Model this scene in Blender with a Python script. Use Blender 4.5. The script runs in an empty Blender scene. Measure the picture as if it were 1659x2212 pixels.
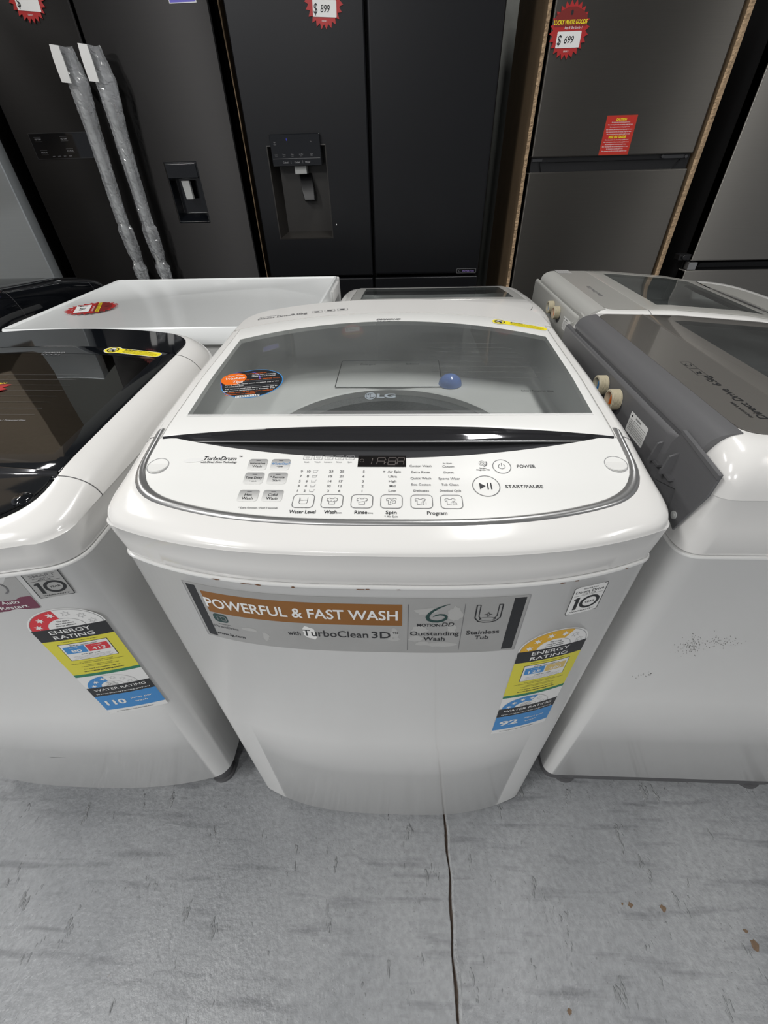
import bpy, bmesh, math, random
from mathutils import Vector, Matrix
random.seed(7)
PI = math.pi
S = bpy.context.scene
COL = S.collection

# ------------------------------------------------------------------ camera, light, exposure
def cam_axes(p, yaw, roll):
    r = Vector((1, 0, 0)); d = Vector((0, math.cos(p), -math.sin(p))); u = Vector((0, math.sin(p), math.cos(p)))
    r2 = math.cos(roll)*r + math.sin(roll)*u; u2 = -math.sin(roll)*r + math.cos(roll)*u
    Z = Matrix.Rotation(yaw, 3, 'Z')
    return Z @ r2, Z @ u2, Z @ d
cr, cu, cd = cam_axes(.6994, .0562, -.0294)
cam = bpy.data.cameras.new('camera'); cam.sensor_fit = 'HORIZONTAL'; cam.sensor_width = 36
cam.lens = 903.2/1659*36; cam.clip_start = .02; cam.clip_end = 60
camo = bpy.data.objects.new('camera', cam); COL.objects.link(camo)
M = Matrix((( cr.x, cu.x, -cd.x, .0229), (cr.y, cu.y, -cd.y, -.3258), (cr.z, cu.z, -cd.z, 1.1326), (0, 0, 0, 1)))
camo.matrix_world = M
S.camera = camo
S.view_settings.view_transform = 'Standard'; S.view_settings.look = 'None'
S.view_settings.gamma = 1; S.view_settings.use_curve_mapping = False
S.view_settings.exposure = 0.0
w = bpy.data.worlds.new('room_air'); S.world = w; w.use_nodes = True
w.node_tree.nodes['Background'].inputs[0].default_value = (.93, .95, 1, 1)
w.node_tree.nodes['Background'].inputs[1].default_value = .22
def lamp(name, loc, sx, sy, power, col=(1, .99, .97), rot=(0, 0, 0)):
    l = bpy.data.lights.new(name, 'AREA'); l.shape = 'RECTANGLE'; l.size = sx; l.size_y = sy; l.energy = power; l.color = col
    o = bpy.data.objects.new(name, l); o.location = loc; o.rotation_euler = rot; COL.objects.link(o)
    return o
LAMPS = [((-1.95, -1.5, 3.25), .22, 1.3, 70), ((3.1, -1.5, 3.25), .22, 1.3, 30), ((.6, .75, 3.25), .22, 1.3, 31), ((-2.6, 1.0, 3.25), .22, 1.3, 34),
         ((-1.0, -4.5, 3.25), .22, 1.3, 85), ((-3.5, -4.5, 3.25), .22, 1.3, 90)]
for (loc, sx, sy, pw), rz in zip(LAMPS, (-.36, .56, 0, 0, 0, 0)):
    lamp('ceiling_lamp_light', loc, sx, sy, pw, rot=(0, 0, rz))

# ------------------------------------------------------------------ materials
MATS = {}; ANROT = .25
def pbr(name, col, rough=.5, metal=0., coat=0., spec=.5, noise=None, bump=None, aniso=0., stretch=(1, 1, 1), trans=0.):
    if name in MATS: return MATS[name]
    m = bpy.data.materials.new(name); m.use_nodes = True; nt = m.node_tree; b = nt.nodes['Principled BSDF']
    b.inputs['Base Color'].default_value = (*col, 1); b.inputs['Roughness'].default_value = rough
    b.inputs['Metallic'].default_value = metal; b.inputs['Coat Weight'].default_value = coat
    b.inputs['Specular IOR Level'].default_value = spec
    if aniso:
        b.inputs['Anisotropic'].default_value = aniso; b.inputs['Anisotropic Rotation'].default_value = ANROT
        cx_ = nt.nodes.new('ShaderNodeCombineXYZ'); cx_.inputs[0].default_value = 1.0; nt.links.new(cx_.outputs[0], b.inputs['Tangent'])
    tc = nt.nodes.new('ShaderNodeTexCoord'); mp = nt.nodes.new('ShaderNodeMapping'); mp.inputs['Scale'].default_value = stretch
    nt.links.new(tc.outputs['Object'], mp.inputs['Vector'])
    n = nt.nodes.new('ShaderNodeTexNoise'); n.inputs['Scale'].default_value = (noise or bump or (8, .05))[0]
    n.inputs['Detail'].default_value = 5
    nt.links.new(mp.outputs[0], n.inputs['Vector'])
    amt = noise[1] if noise else .03
    mix = nt.nodes.new('ShaderNodeMix'); mix.data_type = 'RGBA'
    mix.inputs['A'].default_value = (*[c*(1-amt) for c in col], 1); mix.inputs['B'].default_value = (*[min(1, c*(1+amt)) for c in col], 1)
    nt.links.new(n.outputs['Fac'], mix.inputs['Factor']); nt.links.new(mix.outputs['Result'], b.inputs['Base Color'])
    if bump:
        bn = nt.nodes.new('ShaderNodeBump'); bn.inputs['Strength'].default_value = bump[1]; bn.inputs['Distance'].default_value = .002
        n2 = nt.nodes.new('ShaderNodeTexNoise'); n2.inputs['Scale'].default_value = bump[0]; n2.inputs['Detail'].default_value = 4
        nt.links.new(mp.outputs[0], n2.inputs['Vector']); nt.links.new(n2.outputs['Fac'], bn.inputs['Height'])
        nt.links.new(bn.outputs[0], b.inputs['Normal'])
    MATS[name] = m
    return m
def glassy(name, tint, gloss_rough=.02, ior=1.5, milky=0., milk=(.8, .85, .85)):
    m = bpy.data.materials.new(name); m.use_nodes = True; nt = m.node_tree; nt.nodes.clear()
    out = nt.nodes.new('ShaderNodeOutputMaterial'); t = nt.nodes.new('ShaderNodeBsdfTransparent'); t.inputs[0].default_value = (*tint, 1)
    g = nt.nodes.new('ShaderNodeBsdfGlossy'); g.inputs['Roughness'].default_value = gloss_rough
    f = nt.nodes.new('ShaderNodeFresnel'); f.inputs[0].default_value = ior
    d = nt.nodes.new('ShaderNodeBsdfDiffuse'); d.inputs[0].default_value = (*milk, 1)
    tc = nt.nodes.new('ShaderNodeTexCoord'); n = nt.nodes.new('ShaderNodeTexNoise'); n.inputs['Scale'].default_value = 9; n.inputs['Detail'].default_value = 8
    nt.links.new(tc.outputs['Object'], n.inputs['Vector'])
    mu = nt.nodes.new('ShaderNodeMath'); mu.operation = 'MULTIPLY'; mu.inputs[1].default_value = milky*2; nt.links.new(n.outputs['Fac'], mu.inputs[0])
    m0 = nt.nodes.new('ShaderNodeMixShader'); nt.links.new(mu.outputs[0], m0.inputs[0]); nt.links.new(t.outputs[0], m0.inputs[1]); nt.links.new(d.outputs[0], m0.inputs[2])
    mx = nt.nodes.new('ShaderNodeMixShader'); nt.links.new(f.outputs[0], mx.inputs[0]); nt.links.new(m0.outputs[0], mx.inputs[1]); nt.links.new(g.outputs[0], mx.inputs[2])
    nt.links.new(mx.outputs[0], out.inputs[0]); MATS[name] = m
    return m
WHITE = pbr('white_enamel', (.76, .76, .75), .22, coat=.35)
PLAST = pbr('white_gloss_plastic', (.80, .79, .77), .18, coat=.4)
PANEL = pbr('white_panel', (.84, .84, .82), .28)
LGREY = pbr('light_grey_plastic', (.50, .51, .50), .35)
MGREY = pbr('mid_grey_plastic', (.125, .125, .13), .36, bump=(900, .06))
MGLOS = pbr('grey_gloss_plastic', (.135, .128, .118), .12, coat=.5)
SILV = pbr('silver_plastic', (.52, .52, .50), .28, metal=.35)
DGREY = pbr('dark_grey_plastic', (.055, .056, .06), .35)
BLACK = pbr('black_gloss', (.006, .007, .009), .05, coat=.5)
BLKPL = pbr('black_plastic', (.012, .012, .013), .35)
CHROME = pbr('chrome_trim', (.45, .45, .45), .30, metal=.8)
DCHROME = pbr('dark_chrome', (.05, .05, .055), .06, metal=.6, coat=1)
STEEL = pbr('drum_steel', (.35, .35, .35), .35, metal=.9, noise=(120, .4))
TUBGREY = pbr('tub_cover_grey', (.86, .86, .85), .4)
RINGD = pbr('balance_ring_speckled', (.035, .038, .04), .5, noise=(500, 1.))
FOOTG = pbr('foot_grey', (.10, .10, .105), .5)
FRB = pbr('black_brushed_steel', (.030, .029, .029), .42, metal=.85, noise=(60, .06), stretch=(.1, 1, 6), aniso=.97)
FRB2 = pbr('black_matte_door', (.0085, .009, .011), .36, metal=.4, noise=(60, .05), stretch=(.1, 1, 6))
FRG = pbr('grey_brushed_steel', (.125, .118, .108), .40, metal=.85, noise=(80, .08), stretch=(.08, 1, 7), aniso=.97)
FRS = pbr('stainless_steel', (.34, .325, .30), .42, metal=.95, noise=(80, .05), stretch=(.08, 1, 6), aniso=.97)
FRB_SIDE = pbr('fridge_side_black', (.012, .012, .013), .5)
CARD = pbr('cardboard', (.20, .135, .075), .85, noise=(14, .2), bump=(90, .3))
CARDE = pbr('cardboard_torn_edge', (.40, .28, .17), .9, noise=(60, .5), bump=(120, .6))
GLASS = glassy('lid_glass', (.96, .98, .97), milky=.07)  # faint diffuse veil put in for the pale reflection over the lid
SMOKE = glassy('smoked_glass', (.11, .115, .12), ior=2.3)
PALEG = glassy('pale_glass', (.80, .86, .85), milky=.05)
WRAP = glassy('plastic_wrap', (.93, .94, .95), gloss_rough=.08, milky=.25, milk=(.85, .87, .9))
# printing inks
INK = pbr('ink_black', (.016, .017, .020), .4)
INKG = pbr('ink_grey', (.16, .16, .165), .5)
INKL = pbr('ink_light_grey', (.30, .30, .31), .5)
INKW = pbr('ink_white', (.80, .80, .79), .45)
INKO = pbr('ink_copper', (.26, .105, .018), .45, noise=(18, .22))
INKY = pbr('ink_yellow', (.72, .66, .06), .45)
INKYY = pbr('ink_strong_yellow', (.90, .76, .02), .45)
INKGO = pbr('ink_gold', (.74, .42, .03), .45)
INKGO2 = pbr('ink_pale_gold', (.68, .50, .17), .45)
INKB = pbr('ink_blue', (.055, .26, .60), .45)
INKGR = pbr('ink_green', (.02, .20, .11), .45)
INKR = pbr('ink_red', (.66, .035, .05), .45)
INKRT = pbr('ink_tag_red', (.42, .022, .022), .4)
INKRD = pbr('ink_dark_red', (.20, .018, .015), .4)
INKM = pbr('ink_maroon', (.16, .035, .07), .4)
INKOR = pbr('ink_orange', (.85, .16, .01), .4)
INKV = pbr('ink_violet', (.11, .09, .55), .35)
INKTE = pbr('ink_teal', (.012, .05, .045), .35)
STKG = pbr('sticker_silver', (.36, .36, .355), .35, noise=(26, .10))
STKG2 = pbr('sticker_bubble', (.44, .44, .43), .35)
INKSC = pbr('sticker_caution_red', (.55, .03, .02), .4)

def floor_mat():
    m = bpy.data.materials.new('painted_concrete'); m.use_nodes = True; nt = m.node_tree; N = nt.nodes; L = nt.links
    b = N['Principled BSDF']; tc = N.new('ShaderNodeTexCoord')
    def noise(scale, det, st=(1, 1, 1), rot=0, rough=.55):
        mp = N.new('ShaderNodeMapping'); mp.inputs['Scale'].default_value = st; mp.inputs['Rotation'].default_value = (0, 0, rot)
        L.new(tc.outputs['Object'], mp.inputs['Vector'])
        n = N.new('ShaderNodeTexNoise'); n.inputs['Scale'].default_value = scale; n.inputs['Detail'].default_value = det
        n.inputs['Roughness'].default_value = rough; L.new(mp.outputs[0], n.inputs['Vector']); return n.outputs['Fac']
    def ramp(src, p0, c0, p1, c1):
        r = N.new('ShaderNodeValToRGB'); r.color_ramp.elements[0].position = p0; r.color_ramp.elements[1].position = p1
        r.color_ramp.elements[0].color = (*c0, 1); r.color_ramp.elements[1].color = (*c1, 1); L.new(src, r.inputs[0]); return r.outputs[0]
    def mix(f, a, c, typ='MIX'):
        x = N.new('ShaderNodeMix'); x.data_type = 'RGBA'; x.blend_type = typ
        if isinstance(f, float): x.inputs['Factor'].default_value = f
        else: L.new(f, x.inputs['Factor'])
        for k, v in (('A', a), ('B', c)):
            if isinstance(v, tuple): x.inputs[k].default_value = (*v, 1)
            else: L.new(v, x.inputs[k])
        return x.outputs['Result']
    base = ramp(noise(2.2, 4), .3, (.235, .246, .26), .7, (.37, .38, .392))
    fine = ramp(noise(90, 6), .35, (.80, .80, .80), .65, (1.0, 1.0, 1.0))
    c = mix(1.0, base, fine, 'MULTIPLY')
    scuff = ramp(noise(5, 6, (1, 9, 1), -.10), .55, (1, 1, 1), .70, (.66, .66, .67))     # long scuffs across
    c = mix(1.0, c, scuff, 'MULTIPLY')
    speck = ramp(noise(300, 2, rough=.3), .25, (.5, .48, .47), .30, (1, 1, 1))
    c = mix(.7, c, mix(1.0, c, speck, 'MULTIPLY'))
    rust = ramp(noise(11, 7, (1, 1, 1), .5), .735, (0, 0, 0), .76, (1, 1, 1))
    c = mix(rust, c, (.13, .075, .045))
    floorc = c; b.inputs['Roughness'].default_value = .38
    rr = ramp(noise(14, 5), .3, (.24, .24, .24), .7, (.42, .42, .42)); L.new(rr, b.inputs['Roughness'])
    # bumps: orange peel, elongated drips of paint
    n1 = noise(150, 5); dr = ramp(noise(30, 4, (1, .34, 1), .35, .75), .625, (0, 0, 0), .68, (1, 1, 1))
    b1 = N.new('ShaderNodeBump'); b1.inputs['Strength'].default_value = .5; b1.inputs['Distance'].default_value = .0028; L.new(n1, b1.inputs['Height'])
    fm = N.new('ShaderNodeMath'); fm.operation = 'MULTIPLY'; fm.inputs[1].default_value = .4; L.new(dr, fm.inputs[0]); L.new(mix(fm.outputs[0], floorc, (.55, .56, .57)), b.inputs['Base Color'])  # raised paint toned lighter, standing in for grazing light on it
    n3 = noise(160, 6, (1, .6, 1), .3, .8); mm = N.new('ShaderNodeMath'); mm.operation = 'MULTIPLY'; L.new(dr, mm.inputs[0]); L.new(n3, mm.inputs[1])
    b2 = N.new('ShaderNodeBump'); b2.inputs['Strength'].default_value = 1.; b2.inputs['Distance'].default_value = .005; L.new(mm.outputs[0], b2.inputs['Height']); L.new(b1.outputs[0], b2.inputs['Normal'])
    L.new(b2.outputs[0], b.inputs['Normal'])
    return m
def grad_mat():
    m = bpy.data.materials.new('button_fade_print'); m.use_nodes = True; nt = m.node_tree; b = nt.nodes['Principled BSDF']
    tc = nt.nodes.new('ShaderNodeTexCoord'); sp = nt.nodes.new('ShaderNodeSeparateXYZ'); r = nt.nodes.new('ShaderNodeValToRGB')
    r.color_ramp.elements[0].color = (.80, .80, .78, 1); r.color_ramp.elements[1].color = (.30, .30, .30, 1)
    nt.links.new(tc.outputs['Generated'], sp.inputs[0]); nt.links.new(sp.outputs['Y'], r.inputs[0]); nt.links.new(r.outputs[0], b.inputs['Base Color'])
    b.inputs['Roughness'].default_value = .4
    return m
GRAD = grad_mat()
def dots_mat():       # printed dots along the glass edge
    m = bpy.data.materials.new('glass_dot_print'); m.use_nodes = True; nt = m.node_tree; N = nt.nodes; L = nt.links; N.clear()
    out = N.new('ShaderNodeOutputMaterial'); t = N.new('ShaderNodeBsdfTransparent'); d = N.new('ShaderNodeBsdfPrincipled'); d.inputs['Base Color'].default_value = (.8, .8, .79, 1)
    tc = N.new('ShaderNodeTexCoord'); mp = N.new('ShaderNodeMapping'); mp.inputs['Rotation'].default_value = (0, 0, PI/4); L.new(tc.outputs['Object'], mp.inputs[0])
    ck = N.new('ShaderNodeTexVoronoi'); ck.inputs['Scale'].default_value = 620; ck.inputs['Randomness'].default_value = 0; L.new(mp.outputs[0], ck.inputs['Vector'])
    sp = N.new('ShaderNodeSeparateXYZ'); L.new(tc.outputs['Generated'], sp.inputs[0])
    mr = N.new('ShaderNodeMapRange'); mr.inputs['To Min'].default_value = .75; mr.inputs['To Max'].default_value = .12; L.new(sp.outputs['Y'], mr.inputs[0])
    lt = N.new('ShaderNodeMath'); lt.operation = 'LESS_THAN'; L.new(ck.outputs['Distance'], lt.inputs[0]); L.new(mr.outputs[0], lt.inputs[1])
    mx = N.new('ShaderNodeMixShader'); L.new(lt.outputs[0], mx.inputs[0]); L.new(t.outputs[0], mx.inputs[1]); L.new(d.outputs[0], mx.inputs[2]); L.new(mx.outputs[0], out.inputs[0])
    return m
DOTS = dots_mat()

# ------------------------------------------------------------------ mesh helpers
class MB:
    def __init__(s): s.v = []; s.f = []; s.m = []
    def add(s, vs, fs, mi=0):
        o = len(s.v); s.v += [tuple(p) for p in vs]; s.f += [tuple(i+o for i in f) for f in fs]; s.m += [mi]*len(fs)
    def box(s, x0, x1, y0, y1, z0, z1, mi=0):
        s.add([(x0,y0,z0),(x1,y0,z0),(x1,y1,z0),(x0,y1,z0),(x0,y0,z1),(x1,y0,z1),(x1,y1,z1),(x0,y1,z1)],
              [(0,3,2,1),(4,5,6,7),(0,1,5,4),(1,2,6,5),(2,3,7,6),(3,0,4,7)], mi)
    def loft(s, rings, closed=True, cap0=False, cap1=False, mi=0):
        n = len(rings[0]); vs = [p for r in rings for p in r]; fs = []
        for k in range(len(rings)-1):
            for i in range(n if closed else n-1):
                j = (i+1) % n; fs.append((k*n+i, k*n+j, (k+1)*n+j, (k+1)*n+i))
        if cap0: fs.append(tuple(reversed(range(n))))
        if cap1: fs.append(tuple(range((len(rings)-1)*n, len(rings)*n)))
        s.add(vs, fs, mi)
    def cyl(s, c, r, h, axis='z', n=28, r2=None, mi=0, cap=True):
        r2 = r if r2 is None else r2; rings = []
        for rr, t in ((r, 0), (r2, h)):
            ring = []
            for i in range(n):
                a = 2*PI*i/n; u, v = rr*math.cos(a), rr*math.sin(a)
                ring.append({'z': (c[0]+u, c[1]+v, c[2]+t), 'y': (c[0]+v, c[1]+t, c[2]+u), 'x': (c[0]+t, c[1]+u, c[2]+v)}[axis])
            rings.append(ring)
        s.loft(rings, True, cap, cap, mi)
    def tube(s, pts, r, n=10, mi=0, sc=(1, 1)):
        pts = [Vector(p) for p in pts]; rings = []
        for i, p in enumerate(pts):
            t = (pts[min(i+1, len(pts)-1)]-pts[max(i-1, 0)]).normalized()
            up = Vector((0, 0, 1)) if abs(t.z) < .9 else Vector((0, 1, 0))
            a = t.cross(up).normalized(); b = a.cross(t).normalized(); rr = r[i] if isinstance(r, (list, tuple)) else r
            rings.append([p+a*rr*sc[0]*math.cos(2*PI*k/n)+b*rr*sc[1]*math.sin(2*PI*k/n) for k in range(n)])
        s.loft(rings, True, True, True, mi)
    def build(s, name, mats, parent=None, smooth=True, bevel=0, angle=35, label=None):
        me = bpy.data.meshes.new(name); me.from_pydata(s.v, [], s.f)
        if not isinstance(mats, (list, tuple)): mats = [mats]
        for m in mats: me.materials.append(m)
        me.polygons.foreach_set('material_index', s.m); me.update()
        bm = bmesh.new(); bm.from_mesh(me); bmesh.ops.remove_doubles(bm, verts=bm.verts, dist=1e-6)
        bmesh.ops.recalc_face_normals(bm, faces=bm.faces) if not getattr(s, 'keep', False) else None
        for f in bm.faces: f.smooth = smooth
        for e in bm.edges:
            e.smooth = not (len(e.link_faces) == 2 and e.calc_face_angle(0) > math.radians(angle))
        bm.to_mesh(me); bm.free()
        o = bpy.data.objects.new(name, me); COL.objects.link(o)
        if parent: o.parent = parent
        if bevel:
            b = o.modifiers.new('bevel', 'BEVEL'); b.width = bevel; b.segments = 3; b.limit_method = 'ANGLE'; b.angle_limit = math.radians(40); b.harden_normals = True
        if label: o['label'] = label
        return o
def tag(o, label, cat, group=None, kind=None):
    o['label'] = label; o['category'] = cat
    if group: o['group'] = group
    if kind: o['kind'] = kind
    return o
def thing(name, loc, label, cat, rz=0, group=None):
    o = bpy.data.objects.new(name, None); COL.objects.link(o); o.location = loc; o.rotation_euler = (0, 0, rz); o.empty_display_size = .1
    return tag(o, label, cat, group)
def interp(t, pts):
    if t <= pts[0][0]: return pts[0][1]
    for (a, b), (c, d) in zip(pts, pts[1:]):
        if t <= c:
            k = (t-a)/(c-a); return b+(d-b)*k
    return pts[-1][1]

# ------------------------------------------------------------------ printing on surfaces
_gl = {}
def glyphs(txt, bold=0., shear=0.):
    key = (txt, bold, shear)
    if key not in _gl:
        cu_ = bpy.data.curves.new('t', 'FONT'); cu_.body = txt; cu_.size = 1; cu_.offset = bold; cu_.shear = shear; cu_.resolution_u = 3; cu_.fill_mode = 'FRONT'
        o = bpy.data.objects.new('t', cu_); COL.objects.link(o)
        bpy.context.view_layer.update()
        dg = bpy.context.evaluated_depsgraph_get(); me = bpy.data.meshes.new_from_object(o.evaluated_get(dg))
        vs = [(v.co.x, v.co.y) for v in me.vertices]; fs = [tuple(p.vertices) for p in me.polygons]
        bpy.data.objects.remove(o); bpy.data.curves.remove(cu_); bpy.data.meshes.remove(me)
        _gl[key] = (vs, fs)
    return _gl[key]
class Print:
    """collects flat shapes in metres (u, v) and lays them on a surface function surf(u, v, lift)"""
    def __init__(s, surf, step=.012): s.surf = surf; s.mb = MB(); s.mats = []; s.step = step; s.T = lambda u, v: (u, v)
    def mi(s, m):
        if m not in s.mats: s.mats.append(m)
        return s.mats.index(m)
    def raw(s, uv, fs, m, lay):
        l = .0002+lay*.00012
        s.mb.add([s.surf(*s.T(u, v), l) for u, v in uv], fs, s.mi(m))
    def rect(s, x0, y0, x1, y1, m, lay=0):
        a, b, c = s.T(x0, y0), s.T(x1, y0), s.T(x0, y1)
        n = max(1, math.ceil(math.dist(a, b)/.012)); k = max(1, math.ceil(math.dist(a, c)/.03))
        uv = [(x0+(x1-x0)*i/n, y0+(y1-y0)*j/k) for j in range(k+1) for i in range(n+1)]
        fs = [(j*(n+1)+i, j*(n+1)+i+1, (j+1)*(n+1)+i+1, (j+1)*(n+1)+i) for j in range(k) for i in range(n)]
        s.raw(uv, fs, m, lay)
    def quad(s, p, m, lay=0):
        n = max(1, math.ceil(math.dist(s.T(*p[0]), s.T(*p[1]))/.012)); uv = []
        for a, b in ((p[0], p[1]), (p[3], p[2])):
            uv += [(a[0]+(b[0]-a[0])*i/n, a[1]+(b[1]-a[1])*i/n) for i in range(n+1)]
        s.raw(uv, [(i, i+1, n+1+i+1, n+1+i) for i in range(n)], m, lay)
    def poly(s, pts, m, lay=0): s.raw(pts, [tuple(range(len(pts)))], m, lay)
    def fan(s, c, pts, m, lay=0):
        n = len(pts); s.raw([c]+pts, [(0, i+1, (i+1) % n+1) for i in range(n)], m, lay)
    def ell(s, cx, cy, rx, ry, m, lay=0, n=28, rot=0):
        s.fan((cx, cy), [(cx+rx*math.cos(2*PI*i/n)*math.cos(rot)-ry*math.sin(2*PI*i/n)*math.sin(rot), cy+rx*math.cos(2*PI*i/n)*math.sin(rot)+ry*math.sin(2*PI*i/n)*math.cos(rot)) for i in range(n)], m, lay)
    def arc(s, cx, cy, r0, r1, a0, a1, m, lay=0, n=24, ky=1.):
        k = max(1, math.ceil(math.dist(s.T(0, 0), s.T(r1-r0, 0))/.009)); uv = []
        for i in range(n+1):
            a = a0+(a1-a0)*i/n
            uv += [(cx+(r0+(r1-r0)*q/k)*math.cos(a), cy+(r0+(r1-r0)*q/k)*ky*math.sin(a)) for q in range(k+1)]
        s.raw(uv, [(i*(k+1)+q, i*(k+1)+q+1, (i+1)*(k+1)+q+1, (i+1)*(k+1)+q) for i in range(n) for q in range(k)], m, lay)
    def stroke(s, pts, wd, m, lay=0, closed=False):
        n = len(pts); P = [Vector((p[0], p[1])) for p in pts]; L_, R_ = [], []
        for i in range(n):
            a = P[(i-1) % n] if (closed or i > 0) else P[i]; b = P[(i+1) % n] if (closed or i < n-1) else P[i]
            d1 = (P[i]-a); d2 = (b-P[i]); d1 = d1.normalized() if d1.length > 1e-9 else d2.normalized(); d2 = d2.normalized() if d2.length > 1e-9 else d1
            t = d1+d2; t = t.normalized() if t.length > 1e-6 else d1
            nn = Vector((-t.y, t.x)); k = wd/2/max(.5, abs(nn.dot(Vector((-d1.y, d1.x)))))
            L_.append(P[i]+nn*k); R_.append(P[i]-nn*k)
        uv = [tuple(p) for p in L_+R_]; fs = [(i, (i+1) % n, n+(i+1) % n, n+i) for i in range(n if closed else n-1)]
        s.raw(uv, fs, m, lay)
    def rrpts(s, x0, y0, x1, y1, r, k=5):
        o = []
        for cx, cy, a in ((x1-r, y0+r, -PI/2), (x1-r, y1-r, 0), (x0+r, y1-r, PI/2), (x0+r, y0+r, PI)):
            o += [(cx+r*math.cos(a+PI/2*i/k), cy+r*math.sin(a+PI/2*i/k)) for i in range(k+1)]
        return o
    def rrect(s, x0, y0, x1, y1, r, m, lay=0): s.fan(((x0+x1)/2, (y0+y1)/2), s.rrpts(x0, y0, x1, y1, r), m, lay)
    def frame(s, x0, y0, x1, y1, r, wd, m, lay=0): s.stroke(s.rrpts(x0, y0, x1, y1, r), wd, m, lay, True)
    def star(s, cx, cy, R, r, m, lay=0, n=6, rot=PI/2, line=None):
        p = [(cx+(R if i % 2 == 0 else r)*math.cos(rot+PI*i/n), cy+(R if i % 2 == 0 else r)*math.sin(rot+PI*i/n)) for i in range(2*n)]
        if line: s.stroke(p, line, m, lay, True)
        else: s.fan((cx, cy), p, m, lay)
    def text(s, t, x, y, h, m, lay=1, w=None, align='c', bold=.010, shear=0.):
        """h = cap height, (x, y) = centre of the cap height; w fits the total width"""
        vs, fs = glyphs(t, bold, shear)
        if not vs: return
        x0 = min(v[0] for v in vs); x1 = max(v[0] for v in vs); k = h/.70; kx = (w/(x1-x0)) if w else k
        ox = {'c': x-kx*(x0+x1)/2, 'l': x-kx*x0, 'r': x-kx*x1}[align]
        s.raw([(ox+kx*a, y-h/2+k*b) for a, b in vs], fs, m, lay)
    def build(s, name, parent, label=None):
        s.mb.keep = True
        return s.mb.build(name, s.mats, parent, smooth=False, label=label)

# ------------------------------------------------------------------ washer geometry
NF, NS, NR, NC = 72, 26, 12, 8
class Body:
    """plan outline of a top-load washer: bulged front, rounded corners; i = inset of sides, j = inset of front, k = inset of rear"""
    def __init__(s, W, D, b, rc=.014, rr=.03, br=0., p=3.): s.W = W; s.D = D; s.b = b; s.rc = rc; s.rr = rr; s.br = br; s.p = p
    def yf(s, x): return -s.b*(1-min(1.0, abs(x)/(s.W/2))**s.p)
    def yr(s, x): return s.D-s.br*min(1.2, abs(x)/(s.W/2))**2.4
    def ring(s, i=0., j=None, k=None, rc=None, z=None):
        j = i if j is None else j; k = i if k is None else k; rc = s.rc if rc is None else rc; hw = s.W/2-i; rr = s.rr
        F = lambda x: s.yf(x*s.W/2/hw)+j
        R = lambda x: s.yr(x*s.W/2/hw)-k
        o = []
        def bez(A, B, Cc):
            return [((1-t)**2*A[0]+2*t*(1-t)*Cc[0]+t*t*B[0], (1-t)**2*A[1]+2*t*(1-t)*Cc[1]+t*t*B[1]) for t in [q/NC for q in range(NC+1)]]
        xa = hw-rc; e = 1e-4; sl = (F(xa+e)-F(xa-e))/(2*e); cy = F(xa)+sl*rc
        xb = hw-rr; slr = (R(xb+e)-R(xb-e))/(2*e); cyr = R(xb)+slr*rr
        front = [(-xa+2*xa*q/NF, F(-xa+2*xa*q/NF)) for q in range(NF+1)]
        o += bez((-hw, cy+rc), (-xa, F(xa)), (-hw, cy)) + front[1:-1] + bez((xa, F(xa)), (hw, cy+rc), (hw, cy))
        o += [(hw, cy+rc+(cyr-rr-cy-rc)*q/NS) for q in range(1, NS)]
        o += bez((hw, cyr-rr), (xb, R(xb)), (hw, cyr)) + [(xb-2*xb*q/NR, R(xb-2*xb*q/NR)) for q in range(1, NR)] + bez((-xb, R(xb)), (-hw, cyr-rr), (-hw, cyr))
        o += [(-hw, cyr-rr+(cy+rc-cyr+rr)*q/NS) for q in range(1, NS)]
        if z is None: return o
        return [(x, y, z(x, y) if callable(z) else z) for x, y in o]
def colslab(mb, x0, x1, f, g, zf, th, nx=24, ny=8, mi=0, round_=0.):
    """slab over x in [x0,x1], y in [f(x), g(x)], top surface zf(x,y), thickness th"""
    top = [];
    for q in range(nx+1):
        c = .5-.5*math.cos(PI*q/nx); x = x0+(x1-x0)*c
        col = []
        for t in range(ny+1):
            y = f(x)+(g(x)-f(x))*t/ny; col.append((x, y, zf(x, y)))
        top.append(col)
    n = ny+1; vs = [p for c in top for p in c]; fs = [(a*n+b, (a+1)*n+b, (a+1)*n+b+1, a*n+b+1) for a in range(nx) for b in range(ny)]
    per = [(q, 0) for q in range(nx+1)]+[(nx, t) for t in range(1, n)]+[(q, ny) for q in range(nx-1, -1, -1)]+[(0, t) for t in range(ny-1, 0, -1)]
    mb.add(vs, fs, mi)
    up = [top[a][b] for a, b in per]
    mb.loft([[(x, y, z-th) for x, y, z in up], up], True, mi=mi)
def winring(x0, x1, f, g, zf, n=16):
    """closed ring of points round an opening"""
    o = [(x0+(x1-x0)*q/n, f(x0+(x1-x0)*q/n)) for q in range(n+1)]
    o += [(x1, f(x1)+(g(x1)-f(x1))*q/n) for q in range(1, n+1)]
    o += [(x1-(x1-x0)*q/n, g(x1-(x1-x0)*q/n)) for q in range(1, n+1)]
    o += [(x0, g(x0)+(f(x0)-g(x0))*q/n) for q in range(1, n)]
    return [(x, y, zf(x, y)) for x, y in o]

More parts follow.
